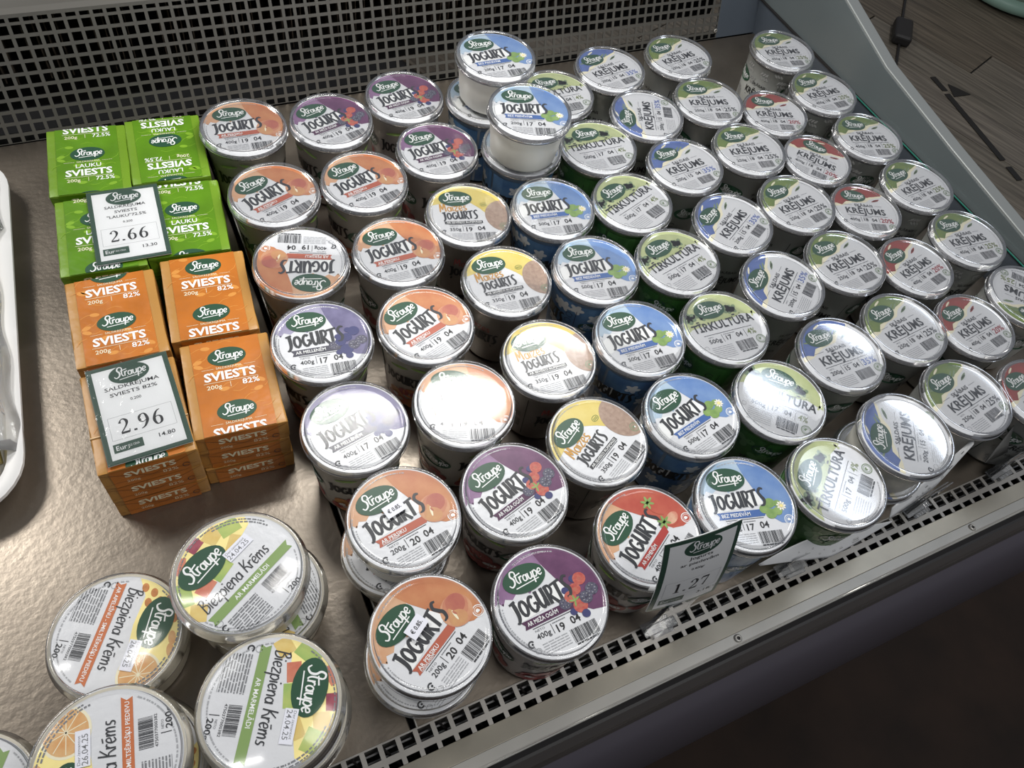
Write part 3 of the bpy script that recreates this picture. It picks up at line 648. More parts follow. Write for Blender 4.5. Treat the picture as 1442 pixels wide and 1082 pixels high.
# front vent: perforated comb, row of square holes, second row running under the steel strip
rows = [(.0010, .0113), (.0163, .0240)]
grid_panel('front_vent', (0, .1030, .0012), (1, 0, 0), (0, -1, -.02), (0, 0, 1), -.45, .945, .01475, .0108, rows, .0250, M_COMB, thick=.0014)
b = MB(); b.box(-.45, .945, .1026, .1034, -.03, .0014); part('vent_flange', b.mesh('vent_flange'), M_COMB)
for k, (y, z) in enumerate(((.0990, -.008), (.0945, -.013), (.0900, -.018))):
    b = MB(); b.box(-.45, .945, y - .0007, y + .0007, z - .0012, z + .0012); part('vent_wire', b.mesh('vent_wire'), M_WIRE)
b = MB()
for k in range(52): x = -.30 + k * .0243; b.tube((x, .1015, -.004), (x + .011, .085, -.022), .0011, 5)
part('vent_brace', b.mesh('vent_brace'), M_FASC2, 'stuff')
b = MB(); b.prism([(.0815, .0018), (.0655, .0030), (.0655, .0018), (.0815, .0006)], -.45, .945)
bevel(part('steel_strip', b.mesh('steel_strip'), M_STEEL2), .0004)
b = MB(); b.prism([(.0652, .0034), (.0565, .0038), (.0548, .003), (.0548, -.004), (.058, -.006), (.0652, -.006)], -.45, .945)
part('rim_strip', b.mesh('rim_strip'), M_ALU)
b = MB(); b.tube((-.45, .0548, .0026), (.945, .0548, .0026), .0011, 8); part('rim_bead', b.mesh('rim_bead', True), mat('bright_bead', (225, 223, 215), .2, .6))
for x in (.0605, .3616, .6619, .9): screw((x, .0605, .0042), (0, 0, 1), r=.0038)
b = MB(); b.prism([(.0545, -.002), (.050, -.006), (.0475, -.006), (.0475, -.012), (.0545, -.012)], -.45, .95); part('rubber_seal', b.mesh('rubber_seal'), M_FASC2)
b = MB(); b.prism([(.0475, -.006), (.041, -.012), (.0395, -.011), (.0375, -.014), (.0375, -.02), (.0475, -.02)], -.45, .95); part('fascia_rib', b.mesh('fascia_rib'), mat('rib_grey', (66, 62, 60), .35))
b = MB(); b.prism([(.0375, -.016), (.030, -.022), (.0225, -.032), (.0145, -.05), (.008, -.075), (.004, -.11), (.004, -.20), (.02, -.24), (.08, -.26), (.08, -.74), (.12, -.74), (.12, -.2), (.0375, -.1)], -.45, .972); part('front_fascia', b.mesh('front_fascia', True), M_FASC)
b = MB(); b.box(-.45, .95, .12, .95, -.745, -.165); part('case_body', b.mesh('case_body'), M_FASC)

# ------------------------------------------------------------------ shop floor
floor = bpy.data.objects.new('floor', None); COL.objects.link(floor); floor['kind'] = 'structure'; floor.location = (0, 0, -.75)
b = MB(); b.box(-3, 6, -4, 5, -.03, -.008); link('floor_base', b.mesh('floor_base'), M_DARK, floor)
FM = [mat('wood_plank_%s' % n, c, .5, 0, var=.4, vscale=30, rgb2=c2, stretch=(.12, 2.6, 1), bump=.2, bscale=90) for n, c, c2 in (('grey', (66, 62, 54), (128, 120, 108)), ('umber', (60, 54, 46), (114, 104, 90)), ('taupe', (72, 66, 60), (134, 126, 114)))]
pm = []
for i in range(3):
    b = MB(); b.box(-.597, .597, -.089, .089, -.01, 0); me = b.mesh('plank'); me.materials.append(FM[i]); pm.append(me)
pang = math.radians(-70); rr = random.Random(5)
for j in range(-6, 22):
    for i in range(-3, 4):
        lx = i * 1.2 + (j % 3) * .4 - .2; ly = j * .18
        x = 1.0 + lx * math.cos(pang) - ly * math.sin(pang); y = 0 + lx * math.sin(pang) + ly * math.cos(pang)
        if x < .75 or y < -.2 or x > 4.6: continue
        o = link('plank', rr.choice(pm), FM[0], floor); o.location = (x, y, rr.uniform(-.0006, .0006)); o.rotation_euler = (0, 0, pang)
b = MB(); b.box(-1.5, 1.5, -.9, .9, 0, .012); o = link('front_shade_slab', b.mesh('front_shade_slab'), mat('front_floor_shade', (40, 27, 19), .85, var=.4, vscale=8)); o.location = (.55, -.82, -.749)  # dark slab stands in for the shade on the floor here
o['label'] = 'dark brown slab standing for the shade on the floor before the display case'; o['category'] = 'painted shade'
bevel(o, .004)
# white bucket standing on the floor past the end of the case
bk = empty('bucket', (3.30, 1.88, -.749), .3, 'pale green and white plastic bucket base on the wooden floor beyond the case', 'bucket')
me = lathe([(.0, .0), (.215, .0), (.245, .012), (.25, .035), (.235, .05), (.0, .05)], 40); link('base_rim', me, mat('pale_green_plastic', (150, 182, 168), .4), bk)
me = lathe([(.0, .05), (.215, .05), (.235, .09), (.26, .45), (.27, .455), (.25, .455), (.22, .08), (0, .07)], 40); link('bucket_wall', me, mat('bucket_white', (196, 192, 184), .5, var=.12, vscale=8), bk)
cb = empty('power_cable', (0, 0, 0), 0, 'thin black cable with an inline box lying on the wooden floor', 'cable')
b = MB(); pts = catmull([(2.40, 1.56, -.744), (2.47, 1.63, -.744), (2.56, 1.72, -.742), (2.70, 1.86, -.744), (2.95, 2.1, -.744)], 5)
for p, q in zip(pts, pts[1:]): b.tube(p, q, .0045, 6)
link('cord', b.mesh('cord', True), M_FASC2, cb)
b = MB(); b.box(-.07, .07, -.032, .032, 0, .035); o = link('inline_box', b.mesh('inline_box'), M_FASC2, cb); o.location = (2.545, 1.705, -.748); o.rotation_euler = (0, 0, .8); bevel(o, .01, 3)
tp = empty('track_reflection', (0, 0, 0), 0, 'dark ceiling-track reflection painted as strips on the wooden floor beyond the end panel', 'painted reflection')  # reflection of a ceiling track, drawn as flat black strips
def dark_strip(p, q, wd, nm='reflection_strip'):
    d = Vector((q[0] - p[0], q[1] - p[1], 0)); n = Vector((-d.y, d.x, 0)).normalized() * wd / 2; z = Vector((0, 0, -.7478)); P = Vector((p[0], p[1], 0)) + z; Q = Vector((q[0], q[1], 0)) + z
    b = MB(); b.v = [tuple(P + n), tuple(P - n), tuple(Q - n), tuple(Q + n)] + [tuple(v + Vector((0, 0, .0006))) for v in (P + n, P - n, Q - n, Q + n)]
    b.f = [(0, 1, 2, 3), (4, 5, 6, 7), (0, 1, 5, 4), (1, 2, 6, 5), (2, 3, 7, 6), (3, 0, 4, 7)]; b.m = [0] * 6
    link(nm, b.mesh(nm), mat('reflection_black', (22, 20, 18), .5), tp)
dark_strip((2.50, 1.475), (2.49, 1.40), .022); dark_strip((2.485, 1.385), (2.43, 1.06), .022); dark_strip((2.425, 1.03), (2.415, .97), .022)
b = MB(); b.v = [(2.53, 1.43, -.7478), (2.50, 1.365, -.7478), (2.575, 1.36, -.7478), (2.53, 1.43, -.7472), (2.50, 1.365, -.7472), (2.575, 1.36, -.7472)]
b.f = [(0, 1, 2), (3, 4, 5), (0, 1, 4, 3), (1, 2, 5, 4), (2, 0, 3, 5)]; b.m = [0] * 5; link('reflection_arrowhead', b.mesh('reflection_arrowhead'), mat('reflection_black', (22, 20, 18), .5), tp)

# ------------------------------------------------------------------ pots
RL = .0463                                   # lid radius
def lid_mesh(R=RL):
    t = 0
    prof = [(0, -.0036), (R * .3, -.0034), (R * .6, -.0029), (R * .80, -.0022), (R * .885, -.0017), (R * .905, -.0005), (R * .925, 0), (R * .955, 0), (R * .972, -.0010), (R * .978, -.0075), (R * .992, -.0082), (R, -.0084), (R, -.0094), (R * .985, -.0096)]
    return lathe(prof, 56, [0, 0, 0, 0, 1, 1, 1, 1, 2, 2, 1, 1, 2], 'lid')
def pot_mesh(H, rt, rb, name='cup'):
    """open rim, tapering wall, rounded foot"""
    return lathe([(0, .0015), (rb * .78, .0015), (rb * .84, 0), (rb * .93, .0004), (rb, .004), (rb + (rt - rb) * .5, H * .5), (rt, H - .008), (rt + .001, H - .0075), (rt + .0012, H - .0055), (rt, H - .005), (rt - .002, H - .005)], 48, None, name)
def foil_mesh(R=RL):
    r = R * .965
    return lathe([(0, -.0046), (r * .985, -.0046), (r, -.0050), (r * 1.004, -.0088), (r * .99, -.0126), (r * .97, -.0130)], 64, [0, 0, 1, 1, 1], 'foil')
LM, CM, AM = {}, {}, {}
def wall_map(H, rt, rb, dl=.00010, off=.0003):
    rm = (rt + rb) / 2
    def f(x, y, l):
        a = x / rm; r = rb + (rt - rb) * min(1, max(0, (y - .004) / (H - .012))) + off + l; return (r * math.cos(a), r * math.sin(a), y)
    return f
W_FR1 = ink('wall_orange', (226, 158, 70), var=.3, vscale=60, rgb2=(204, 90, 60)); W_FR2 = ink('wall_red', (150, 44, 44), var=.3, vscale=90, rgb2=(196, 80, 76)); W_LV = ink('wall_leaf', (132, 168, 70)); W_BL = ink('wall_sky', (92, 146, 196), var=.35, vscale=50, rgb2=(54, 104, 168)); W_GR = ink('wall_green', (58, 128, 42), var=.35, vscale=50, rgb2=(40, 104, 34)); W_GL = ink('wall_clover', (96, 150, 78)); W_BOT = ink('wall_sketch', (150, 150, 148)); W_BLK = ink('wall_black', (26, 27, 28)); W_WH = ink('wall_white', (214, 214, 210))
def cell(a, x, y, wd, ht, m, layer, nx=6):
    for k in range(nx): a.rect(m, x - wd / 2 + wd * (k + .5) / nx, y, wd / nx, ht, 0, layer)
def wall_art(kind, H):
    circm = 2 * PI * .0385; a = Art([(-1, .003), (1, .003), (1, H - .012), (-1, H - .012)]); r = random.Random(3)
    if kind == 'plain': cell(a, circm / 2, H * .42, circm * .998, H * .8, W_BL, 0, 40)
    if kind == 'kefir': cell(a, circm / 2, H * .42, circm * .998, H * .8, W_GR, 0, 40)
    for q in range(3):
        x = circm / 3 * q
        if kind in ('peach', 'berry', 'blue', 'straw'):
            m = W_FR1 if kind in ('peach', 'blue') else W_FR2
            for k in range(7): a.ell(m, x + r.uniform(-.012, .034), H * .22 + r.uniform(-.012, .012), r.uniform(.007, .012), r.uniform(.006, .010), 0, 1 + .1 * k, 12)
            for k in range(4): a.ell(W_FR2, x + r.uniform(-.012, .034), H * .2 + r.uniform(-.01, .012), .006, .006, 0, 2 + .1 * k, 10); a.ell(W_WH, x + r.uniform(-.012, .034), H * .18, .0035, .003, 20, 2.6, 8)
            a.ell(W_LV, x + .004, H * .74, .010, .002, 15, 1, 10); a.ell(W_LV, x + .024, H * .78, .009, .002, -20, 1, 10)
            a.brush(W_BLK, 'JOGURTS', x - .012, H * .46, .0145, 0, 3, wid=.78, fat=1.0)
            a.logo(x + .047, H * .50, .017, 0, 3); [a.ell(W_FR2, x + .047 + r.uniform(-.014, .014), H * .26 + r.uniform(-.01, .006), .006, .005, 0, 1 + .1 * k, 10) for k in range(5)]
        elif kind == 'bread':
            a.brush(W_FR2, 'Maizes', x - .008, H * .58, .012, 0, 3, wid=.85); a.brush(W_BLK, 'JOGURTS', x - .012, H * .40, .0135, 0, 3, wid=.78)
            a.rect(W_BLK, x + .006, H * .34, .034, .004, 0, 2); a.line(W_BLK, x + .060, H * .1, x + .060, H * .8, .0007); a.barcode(W_BLK, x + .048, H * .3, .016, .014, seed=q); a.stroke(W_BLK, [(p[0], p[1], .0008) for p in arc(x + .048, H * .62, .004, .004, 20, 320, .001, 10)]); a.micro(W_BLK, x + .040, H * .5, .016, 3, .003, .0008)
        elif kind == 'plain':
            for k in range(9): cx, cy = x + r.uniform(-.02, .055), r.uniform(.15, .75) * H; [a.ell(W_WH, cx + .004 * math.cos(t), cy + .004 * math.sin(t), .004, .0026, math.degrees(t), 1.2, 8) for t in (0, 1.26, 2.5, 3.8, 5.0)]
            a.brush(W_BLK, 'JOGURTS', x - .012, H * .42, .0150, 0, 3, wid=.78, fat=1.05); a.line(W_BLK, x + .045, H * .15, x + .045, H * .72, .0006); [a.stroke(W_BLK, [(p[0], p[1], .0007) for p in arc(x + .038, H * (.62 - .1 * k), .0035, .0035, 0, 340, .001, 10)]) for k in range(2)]
            a.rect(P_BANDB, x + .006, H * .33, .036, .0055, 0, 2)
            a.logo(x + .062, H * .5, .012, 0, 3)
        elif kind == 'kefir':
            for k in range(8): cx, cy = x + r.uniform(-.02, .055), r.uniform(.15, .78) * H; [a.ell(W_GL, cx + .005 * math.cos(t), cy + .005 * math.sin(t), .005, .0036, math.degrees(t), 1.2, 10) for t in (.5, 2.6, 4.7)]
            a.line(W_BLK, x + .045, H * .15, x + .045, H * .72, .0006); [a.stroke(W_BLK, [(p[0], p[1], .0007) for p in arc(x + .036, H * (.66 - .1 * k), .0035, .0035, 0, 340, .001, 10)]) for k in range(2)]
            a.text(W_BLK, 'TĪRKULTŪRA', x - .016, H * .38, .011, bold=.02, maxw=.042); a.logo(x + .004, H * .66, .015, 0, 3)
        elif kind in ('cream', 'creamtall'):
            a.text(W_BLK, 'KRĒJUMS', x - .014, H * .42, .013, bold=.02, maxw=.036, layer=3); a.text(W_BLK, 'SKĀBAIS', x - .006, H * .58, .0055, bold=.01, maxw=.02, layer=3); a.line(W_BLK, x - .012, H * .38, x + .02, H * .38, .0005); a.text(W_BLK, '250g', x - .008, H * .28, .006, layer=3)
            a.logo(x + .050, H * .60, .0155, 0, 3); a.line(W_BLK, x + .030, H * .15, x + .030, H * .72, .0006); [a.stroke(W_BLK, [(p[0], p[1], .0008) for p in arc(x + .037, H * (.30 + .1 * k), .0035, .0035, 20, 320, .001, 10)]) for k in range(2)]
            for k in range(8 if kind == 'creamtall' else 4):
                cx, cy = x + .046 + r.uniform(-.012, .016), H * r.uniform(.12, .4) if kind == 'cream' else H * r.uniform(.2, .85)
                cx = cx if kind == 'cream' else x + r.uniform(-.02, .055)
                st = [(cx + t * .012, cy + .006 * math.sin(3 * t), .0006) for t in (0, .33, .66, 1)]; a.stroke(W_BOT, st, 1)
                for t in (.2, .5, .8): a.ell(W_BOT, cx + t * .012, cy + .004, .0032, .0013, 60, 1.2, 8); a.ell(W_BOT, cx + t * .012 + .002, cy - .002, .0032, .0013, -50, 1.2, 8)
    return a
BODYC = dict(peach=(178, 173, 163), berry=(168, 161, 157), blue=(178, 174, 165), straw=(178, 175, 170), bread=(120, 113, 105), plain=(128, 152, 178), kefir=(82, 126, 68), cream=(162, 164, 161), creamtall=(186, 188, 184), tub=(208, 206, 198))
SERIAL = [0]
def pot(name, label, cat, group, x, y, ztop, ang, lidkey, lidart, wallkind, z0=0.0, R=RL, rt=None, rb=None, art_R=.0410, sticker=None, face=None):
    H = ztop - z0; rt = rt or R * .915; rb = rb or (R * .80 if wallkind == 'tub' else R * .765)
    t = empty(name, (x, y, z0), 0, label, cat, group)
    k = round(H, 4), round(R, 4), wallkind
    if k not in CM:
        CM[k] = pot_mesh(H - .0035, rt, rb); 
        CM[k].materials.append(mat('pot_wall_' + wallkind, BODYC[wallkind], .4, var=.04, vscale=20))
    body = link('cup', CM[k], None, t)
    az = math.atan2(-y, -x) if face is None else face
    if wallkind != 'tub':
        if ('w',) + k not in AM: AM[('w',) + k] = wall_art(wallkind, H).mesh('wall_print', wall_map(H - .0035, rt, rb))
        SERIAL[0] += 1
        link('wall_print', AM[('w',) + k], None, body, rot=(0, 0, az + math.radians([0, -38, 25, 50, -20][SERIAL[0] % 5])))
    if ('f', R) not in LM: m_ = foil_mesh(R); m_.materials.append(M_FOIL); m_.materials.append(M_FOILR); LM[('f', R)] = m_
    fo = link('foil_seal', LM[('f', R)], None, t, loc=(0, 0, H), rot=(0, 0, math.radians(ang)))
    if (lidkey, R) not in AM: AM[(lidkey, R)] = lidart().mesh('seal_print', lambda px, py, l: (px * R * .965 * .985, py * R * .965 * .985, -.0045 + l))
    link('seal_print', AM[(lidkey, R)], None, fo)
    if ('l', R) not in LM:
        m_ = lid_mesh(R)
        for q in (M_LIDC, M_LIDR, M_LIDS): m_.materials.append(q)
        LM[('l', R)] = m_
    ld = link('clear_lid', LM[('l', R)], None, t, loc=(0, 0, H))
    if sticker:
        if 'st' not in AM:
            s = Art(); s.rect(P_TAG, 0, 0, .0170, .0108, 0, 0); s.text(P_STAMP, '€ 0.85.', 0, -.0018, .0048, bold=.015, align='c', maxw=.0118, layer=1); AM['st'] = s.mesh('price_sticker', lambda px, py, l: (px, py, l), dl=.0002)
        c, d = math.cos(math.radians(ang)), math.sin(math.radians(ang)); px, py = sticker
        o = link('price_sticker', AM['st'], None, ld, loc=(px * c - py * d, px * d + py * c, -.0016), rot=(0, 0, math.radians(ang + 4)))
    return t
ORD_ = ['rearmost', 'second from the back', 'third from the back', 'fourth from the back', 'fifth from the back', 'sixth from the back', 'frontmost']
J = lambda kind, **k: (lambda: jogurt(kind, **k))
def P(key, label, lidkey, art, wall, name='yogurt_pot', cat='yogurt pot', group='yogurt pots in rows', **k):
    x, y, z, a = LID[key]; return pot(name, label, cat, group, x, y, z, a, lidkey, art, wall, **k)
pe = 'peach yogurt pot with an orange lid, '
P('P1', pe + 'rearmost of its column, beside the green butter', 'peach4', J('peach'), 'peach')
P('P2', pe + 'second from the back beside the green butter', 'peach4', None, 'peach')
P('P3', pe + 'between the two purple berry lids at the back', 'peach4', None, 'peach')
P('P4', pe + 'turned upside down, beside the orange butter', 'peach4', None, 'peach')
P('P5', pe + 'right of the upside-down peach lid', 'peach4', None, 'peach')
P('P6', pe + 'right of the rear grey-lilac blueberry lid', 'peach4', None, 'peach')
P('PR1', pe + 'washed by glare, right of the glaring blueberry lid', 'peach4', None, 'peach')
P('B1', 'berry yogurt pot with a purple lid, leftmost of the back three purple lids', 'berry4', J('berry'), 'berry')
P('B2', 'berry yogurt pot with a purple lid, rearmost one near the back grille', 'berry4', None, 'berry')
P('B3', 'berry yogurt pot with a purple lid, beside the stacked blue pots', 'berry4', None, 'berry')
P('BM', 'berry yogurt pot with a purple lid, right of the rear priced peach pot', 'berry4', None, 'berry')
P('BF', 'berry yogurt pot with a purple lid, frontmost at the slotted vent', 'berry4', None, 'berry')
P('BB1', 'blueberry yogurt pot with a grey-lilac lid, beside the orange butter stack', 'blue4', J('blue', d1='17'), 'blue')
P('BB2', 'blueberry yogurt pot with a grey-lilac lid under strong glare', 'blue4', None, 'blue')
P('M0', 'rye bread yogurt pot with a yellow and brown lid, rearmost of four', 'bread', J('bread', wt='350g'), 'bread')
P('M1', 'rye bread yogurt pot, yellow and brown lid, second of four from the back', 'bread', None, 'bread')
P('M2', 'rye bread yogurt pot with a yellow and brown lid under white glare', 'bread', None, 'bread')
P('M3', 'rye bread yogurt pot with a yellow and brown lid, frontmost of four', 'bread', None, 'bread')
P('ST', 'strawberry yogurt pot with a red lid, behind the 1.27 price card', 'straw', J('straw'), 'straw')
bl = 'plain yogurt pot with a blue lid, '
P('JL1', bl + 'under the rear white pot', 'plain5', J('plain', wt='500g', d1='17'), 'plain', group='plain yogurt pots')
P('JL2', bl + 'under the front white pot', 'plain5', None, 'plain', group='plain yogurt pots')
P('J1', bl + 'first single one in front of the stacks', 'plain5', None, 'plain', group='plain yogurt pots')
P('J2', bl + 'second single one in front of the stacks', 'plain5', None, 'plain', group='plain yogurt pots')
P('J3', bl + 'third single one in front of the stacks', 'plain5', None, 'plain', group='plain yogurt pots')
P('J4', bl + 'behind the frontmost blue one', 'plain5', None, 'plain', group='plain yogurt pots')
P('JF', bl + 'frontmost, at the 1.27 price card', 'plain5', None, 'plain', group='plain yogurt pots')
P('JU1', 'small white yogurt pot with a blue lid, stacked at the back', 'plain2', J('plain', wt='200g', d1='17'), 'tub', z0=.1022, group='small pots stacked on top')
P('JU2', 'small white yogurt pot with a blue lid, stacked second from the back', 'plain2', None, 'tub', z0=.1022, group='small pots stacked on top')
P('PPL1', 'small peach yogurt pot lying under the rear priced peach pot', 'peach2', J('peach', wt='200g', d1='20'), 'tub', group='small peach pots')
P('PPL2', 'small peach yogurt pot lying under the front priced peach pot', 'peach2', None, 'tub', group='small peach pots')
P('PP1', 'small peach yogurt pot with 0.85 price sticker, rear one of the two', 'peach2', None, 'tub', z0=.0522, sticker=(-.003, .0105), group='small peach pots')
P('PP2', 'small peach yogurt pot with 0.85 price sticker, front one by the vent', 'peach2', None, 'tub', z0=.0522, sticker=(-.003, .0115), group='small peach pots')
for i in range(7):
    P('T%d' % i, 'green-lidded cultured milk pot, %s in its column' % ORD_[i], 'kefir', kefir, 'kefir', 'cultured_milk_pot', 'milk pot', 'cultured milk pots with green walls')
for i in range(1, 7):
    P('S%d' % i, '35%% cream pot with blue crescent lid, %s in its column' % ORD_[i - 1], 'creamb', lambda: cream('blue', '200g', '15'), 'cream', 'cream_pot', 'cream pot', 'sweet cream pots, 35%')
x, y, z, a = LID['S7']
pot('cream_pot', '35% cream pot with blue crescent lid, frontmost, stacked by the clear card', 'cream pot', 'sweet cream pots, 35%', x, y, z, a, 'creamb', None, 'tub', z0=.0555)
pot('cream_pot', 'small cream pot underneath the frontmost 35% lid', 'cream pot', 'sweet cream pots, 35%', x + .004, y + .002, .0553, a + 30, 'creamb', None, 'cream')
for i in range(1, 8):
    P('G%d' % i, '25%% cream pot, green crescent lid, %s, column left of red lids' % ORD_[i - 1], 'creamg', lambda: cream('green', '250g'), 'cream', 'cream_pot', 'cream pot', 'sour cream pots, 25%, inner column')
for i in range(1, 7):
    P('R%d' % i, '20%% cream pot with red crescent lid, %s in its column' % (ORD_[i - 1] if i < 6 else 'frontmost'), 'creamr', lambda: cream('red', '400g'), 'cream', 'cream_pot', 'cream pot', 'sour cream pots, 20%', R=.0440)
for i in range(1, 7):
    P('H%d' % i, '25%% cream pot, green crescent lid, %s, column at end panel' % (ORD_[i - 1] if i < 6 else 'turned round, frontmost'), 'creamo', lambda: cream('olive', '450g'), 'creamtall', 'cream_pot', 'cream pot', 'sour cream pots, 25%, column at the end panel', R=.0455)

# ------------------------------------------------------------------ curd tubs at the front left
RT = .0515
M_CURD = mat('curd_tub_plastic', (206, 200, 184), .3, var=.06, vscale=30)
def tub_meshes():
    body = lathe([(0, .0012), (RT * .84, .0012), (RT * .87, 0), (RT * .89, .003), (RT * .93, .034), (RT * .96, .036), (RT * .96, .038), (RT * .5, .0385), (0, .0385)], 56, None, 'tub')
    body.materials.append(M_CURD)
    lid = lathe([(0, -.0022), (RT * .86, -.0022), (RT * .885, -.0010), (RT * .90, 0), (RT * .935, 0), (RT * .95, -.001), (RT * .957, -.004), (RT * .975, -.0048), (RT * .985, -.0085), (RT, -.0092), (RT, -.0105), (RT * .98, -.011)], 64, [0, 1, 1, 1, 1, 2, 1, 2, 1, 1, 2], 'lid')
    for q in (M_LIDC, M_LIDR, M_LIDS): lid.materials.append(q)
    return body, lid
TB, TL = tub_meshes()
def tub(label, x, y, z0, ang, kind, date, print_=True):
    t = empty('curd_tub', (x, y, z0), 0, label, 'curd tub', 'curd cream tubs at the front left')
    link('tub', TB, None, t); link('clear_lid', TL, None, t, loc=(0, 0, .045))
    me = lathe([(0, 0), (RT * .90, 0), (RT * .90, -.0006), (0, -.0006)][::-1], 48, None, 'label'); me.materials.append(M_FOIL)
    lb = link('lid_label', me, None, t, loc=(0, 0, .0415), rot=(0, 0, math.radians(ang)))
    k = 'c' + kind + date
    if k not in AM: AM[k] = curd(kind, date).mesh('label_print', lambda px, py, l: (px * RT * .90, py * RT * .90, .0001 + l), dl=.0001)
    link('label_print', AM[k], None, lb)
    return t
x, y, z, a = LID['C1']; tub('curd cream tub with green marmalade label, top of the stack of two nearest the butter', x, y, .0452, a, 'marm', '24.04.25'); tub('curd cream tub with green marmalade label, bottom of the stack nearest the butter', x + .010, y - .006, 0, a + 70, 'marm', '24.04.25')
x, y, z, a = LID['C2']; tub('curd cream tub with orange sea-buckthorn label, nearest the white tray', x, y, 0, a, 'oran', '26.04.25')
x, y, z, a = LID['C3']; tub('curd cream tub with green marmalade label, frontmost beside the dividing gap', x, y, .0452, a, 'marm', '24.04.25'); tub('curd cream tub hidden beneath the frontmost green-labelled tub', x + .003, y + .001, 0, a + 40, 'marm', '24.04.25')
x, y, z, a = LID['C4']; tub('curd cream tub with orange sea-buckthorn label, at the bottom left corner', x, y - .002, .0452, a, 'oran', '26.04.25'); tub('curd cream tub beneath the bottom left orange-labelled tub', x + .004, y, 0, a + 100, 'oran', '26.04.25')
tub('curd cream tub cut off by the left edge of the photo', -.232, .168, 0, 60, 'marm', '24.04.25')

# ------------------------------------------------------------------ butter packs
def pack_art(kind, off, top=True):
    wd, ln = .0765, .1
    a = Art([(-wd / 2 + .0006, -ln / 2 + .0006), (wd / 2 - .0006, -ln / 2 + .0006), (wd / 2 - .0006, ln / 2 - .0006), (-wd / 2 + .0006, ln / 2 - .0006)])
    g = kind == 'green'
    panel = ink('butter_%s_panel' % kind, (86, 130, 20) if g else (184, 108, 36), var=.16, vscale=30, bump=.9, bscale=28, rough=.34); tint = ink('butter_%s_tint' % kind, (122, 164, 40) if g else (208, 140, 62), rough=.4)
    a.rect(panel, .0, 0, wd * .78, ln * .998, 0, 0); r = random.Random(2)
    per = .066 if g else .058
    for rep in (-1, 0, 1, 2):
        y = off + rep * per
        for k in range(16):
            cx, cy = r.uniform(-.027, .027), y + r.uniform(-.028, .03); an = r.uniform(-.6, .6) + (PI if r.random() < .5 else 0)
            a.stroke(tint, [(cx, cy, .0004), (cx + .006 * math.cos(an), cy + .006 * math.sin(an), .0005), (cx + .013 * math.cos(an + .4), cy + .010 * math.sin(an + .4), .0003)], .5)
            if k % 3 == 0: a.ell(tint, cx, cy, .0042, .0022, math.degrees(an), .6, 10)
        a.logo(0, y, .0165, 0, 3)
        yy = y - .0125
        a.text(P_CREAM, 'SALDKRĒJUMA', 0, yy, .0034, align='c', layer=2, maxw=.022); a.line(P_CREAM, -.023, yy + .001, -.013, yy + .001, .0003, 2); a.line(P_CREAM, .013, yy + .001, .023, yy + .001, .0003, 2)
        if g: yy -= .0078; a.text(P_PAPER, 'LAUKU', 0, yy, .0078, bold=.012, align='c', layer=2, maxw=.024)
        yy -= .0115; a.text(P_PAPER, 'SVIESTS', 0, yy, .0125, bold=.03, align='c', layer=2, maxw=.044)
        a.line(P_CREAM, -.023, yy - .0022, .023, yy - .0022, .0004, 2)
        a.text(P_CREAM, '200g', -.021, yy - .0088, .0060, bold=.008, layer=2, maxw=.0125); a.line(P_CREAM, -.001, yy - .0035, -.001, yy - .009, .0004, 2); a.text(P_PAPER, '72.5%' if g else '82%', .006 if g else .009, yy - .0088, .0078, bold=.012, layer=2, maxw=.0175 if g else .0145)
    return a
PK = {}
def pack_mesh(kind):
    wd, ln, th = .0765, .1, .0262; bm = bmesh.new(); bmesh.ops.create_cube(bm, size=1); bmesh.ops.scale(bm, vec=(wd, ln, th), verts=bm.verts)
    bmesh.ops.bevel(bm, geom=list(bm.edges), offset=.0016, segments=2, affect='EDGES', profile=.6)
    bmesh.ops.subdivide_edges(bm, edges=[e for e in bm.edges if e.calc_length() > .02], cuts=9, use_grid_fill=True)
    from mathutils import noise
    for v in bm.verts:
        n = noise.noise_vector(v.co * 38 + Vector((3 if kind == 'green' else 9, 0, 0)))
        side = 1 if abs(v.co.z) < th / 2 - .0008 else .22
        v.co += Vector((n.x * .0014, n.y * .0012, n.z * .0008)) * side
    me = bpy.data.meshes.new('wrapper'); bm.to_mesh(me); bm.free()
    me.polygons.foreach_set('use_smooth', [True] * len(me.polygons)); smooth_angle(me, 50)
    me.materials.append(mat('butter_wrapper_' + kind, (108, 144, 36) if kind == "green" else (178, 130, 66), .36, 0, var=.1, vscale=16, bump=.5, bscale=45))
    return me
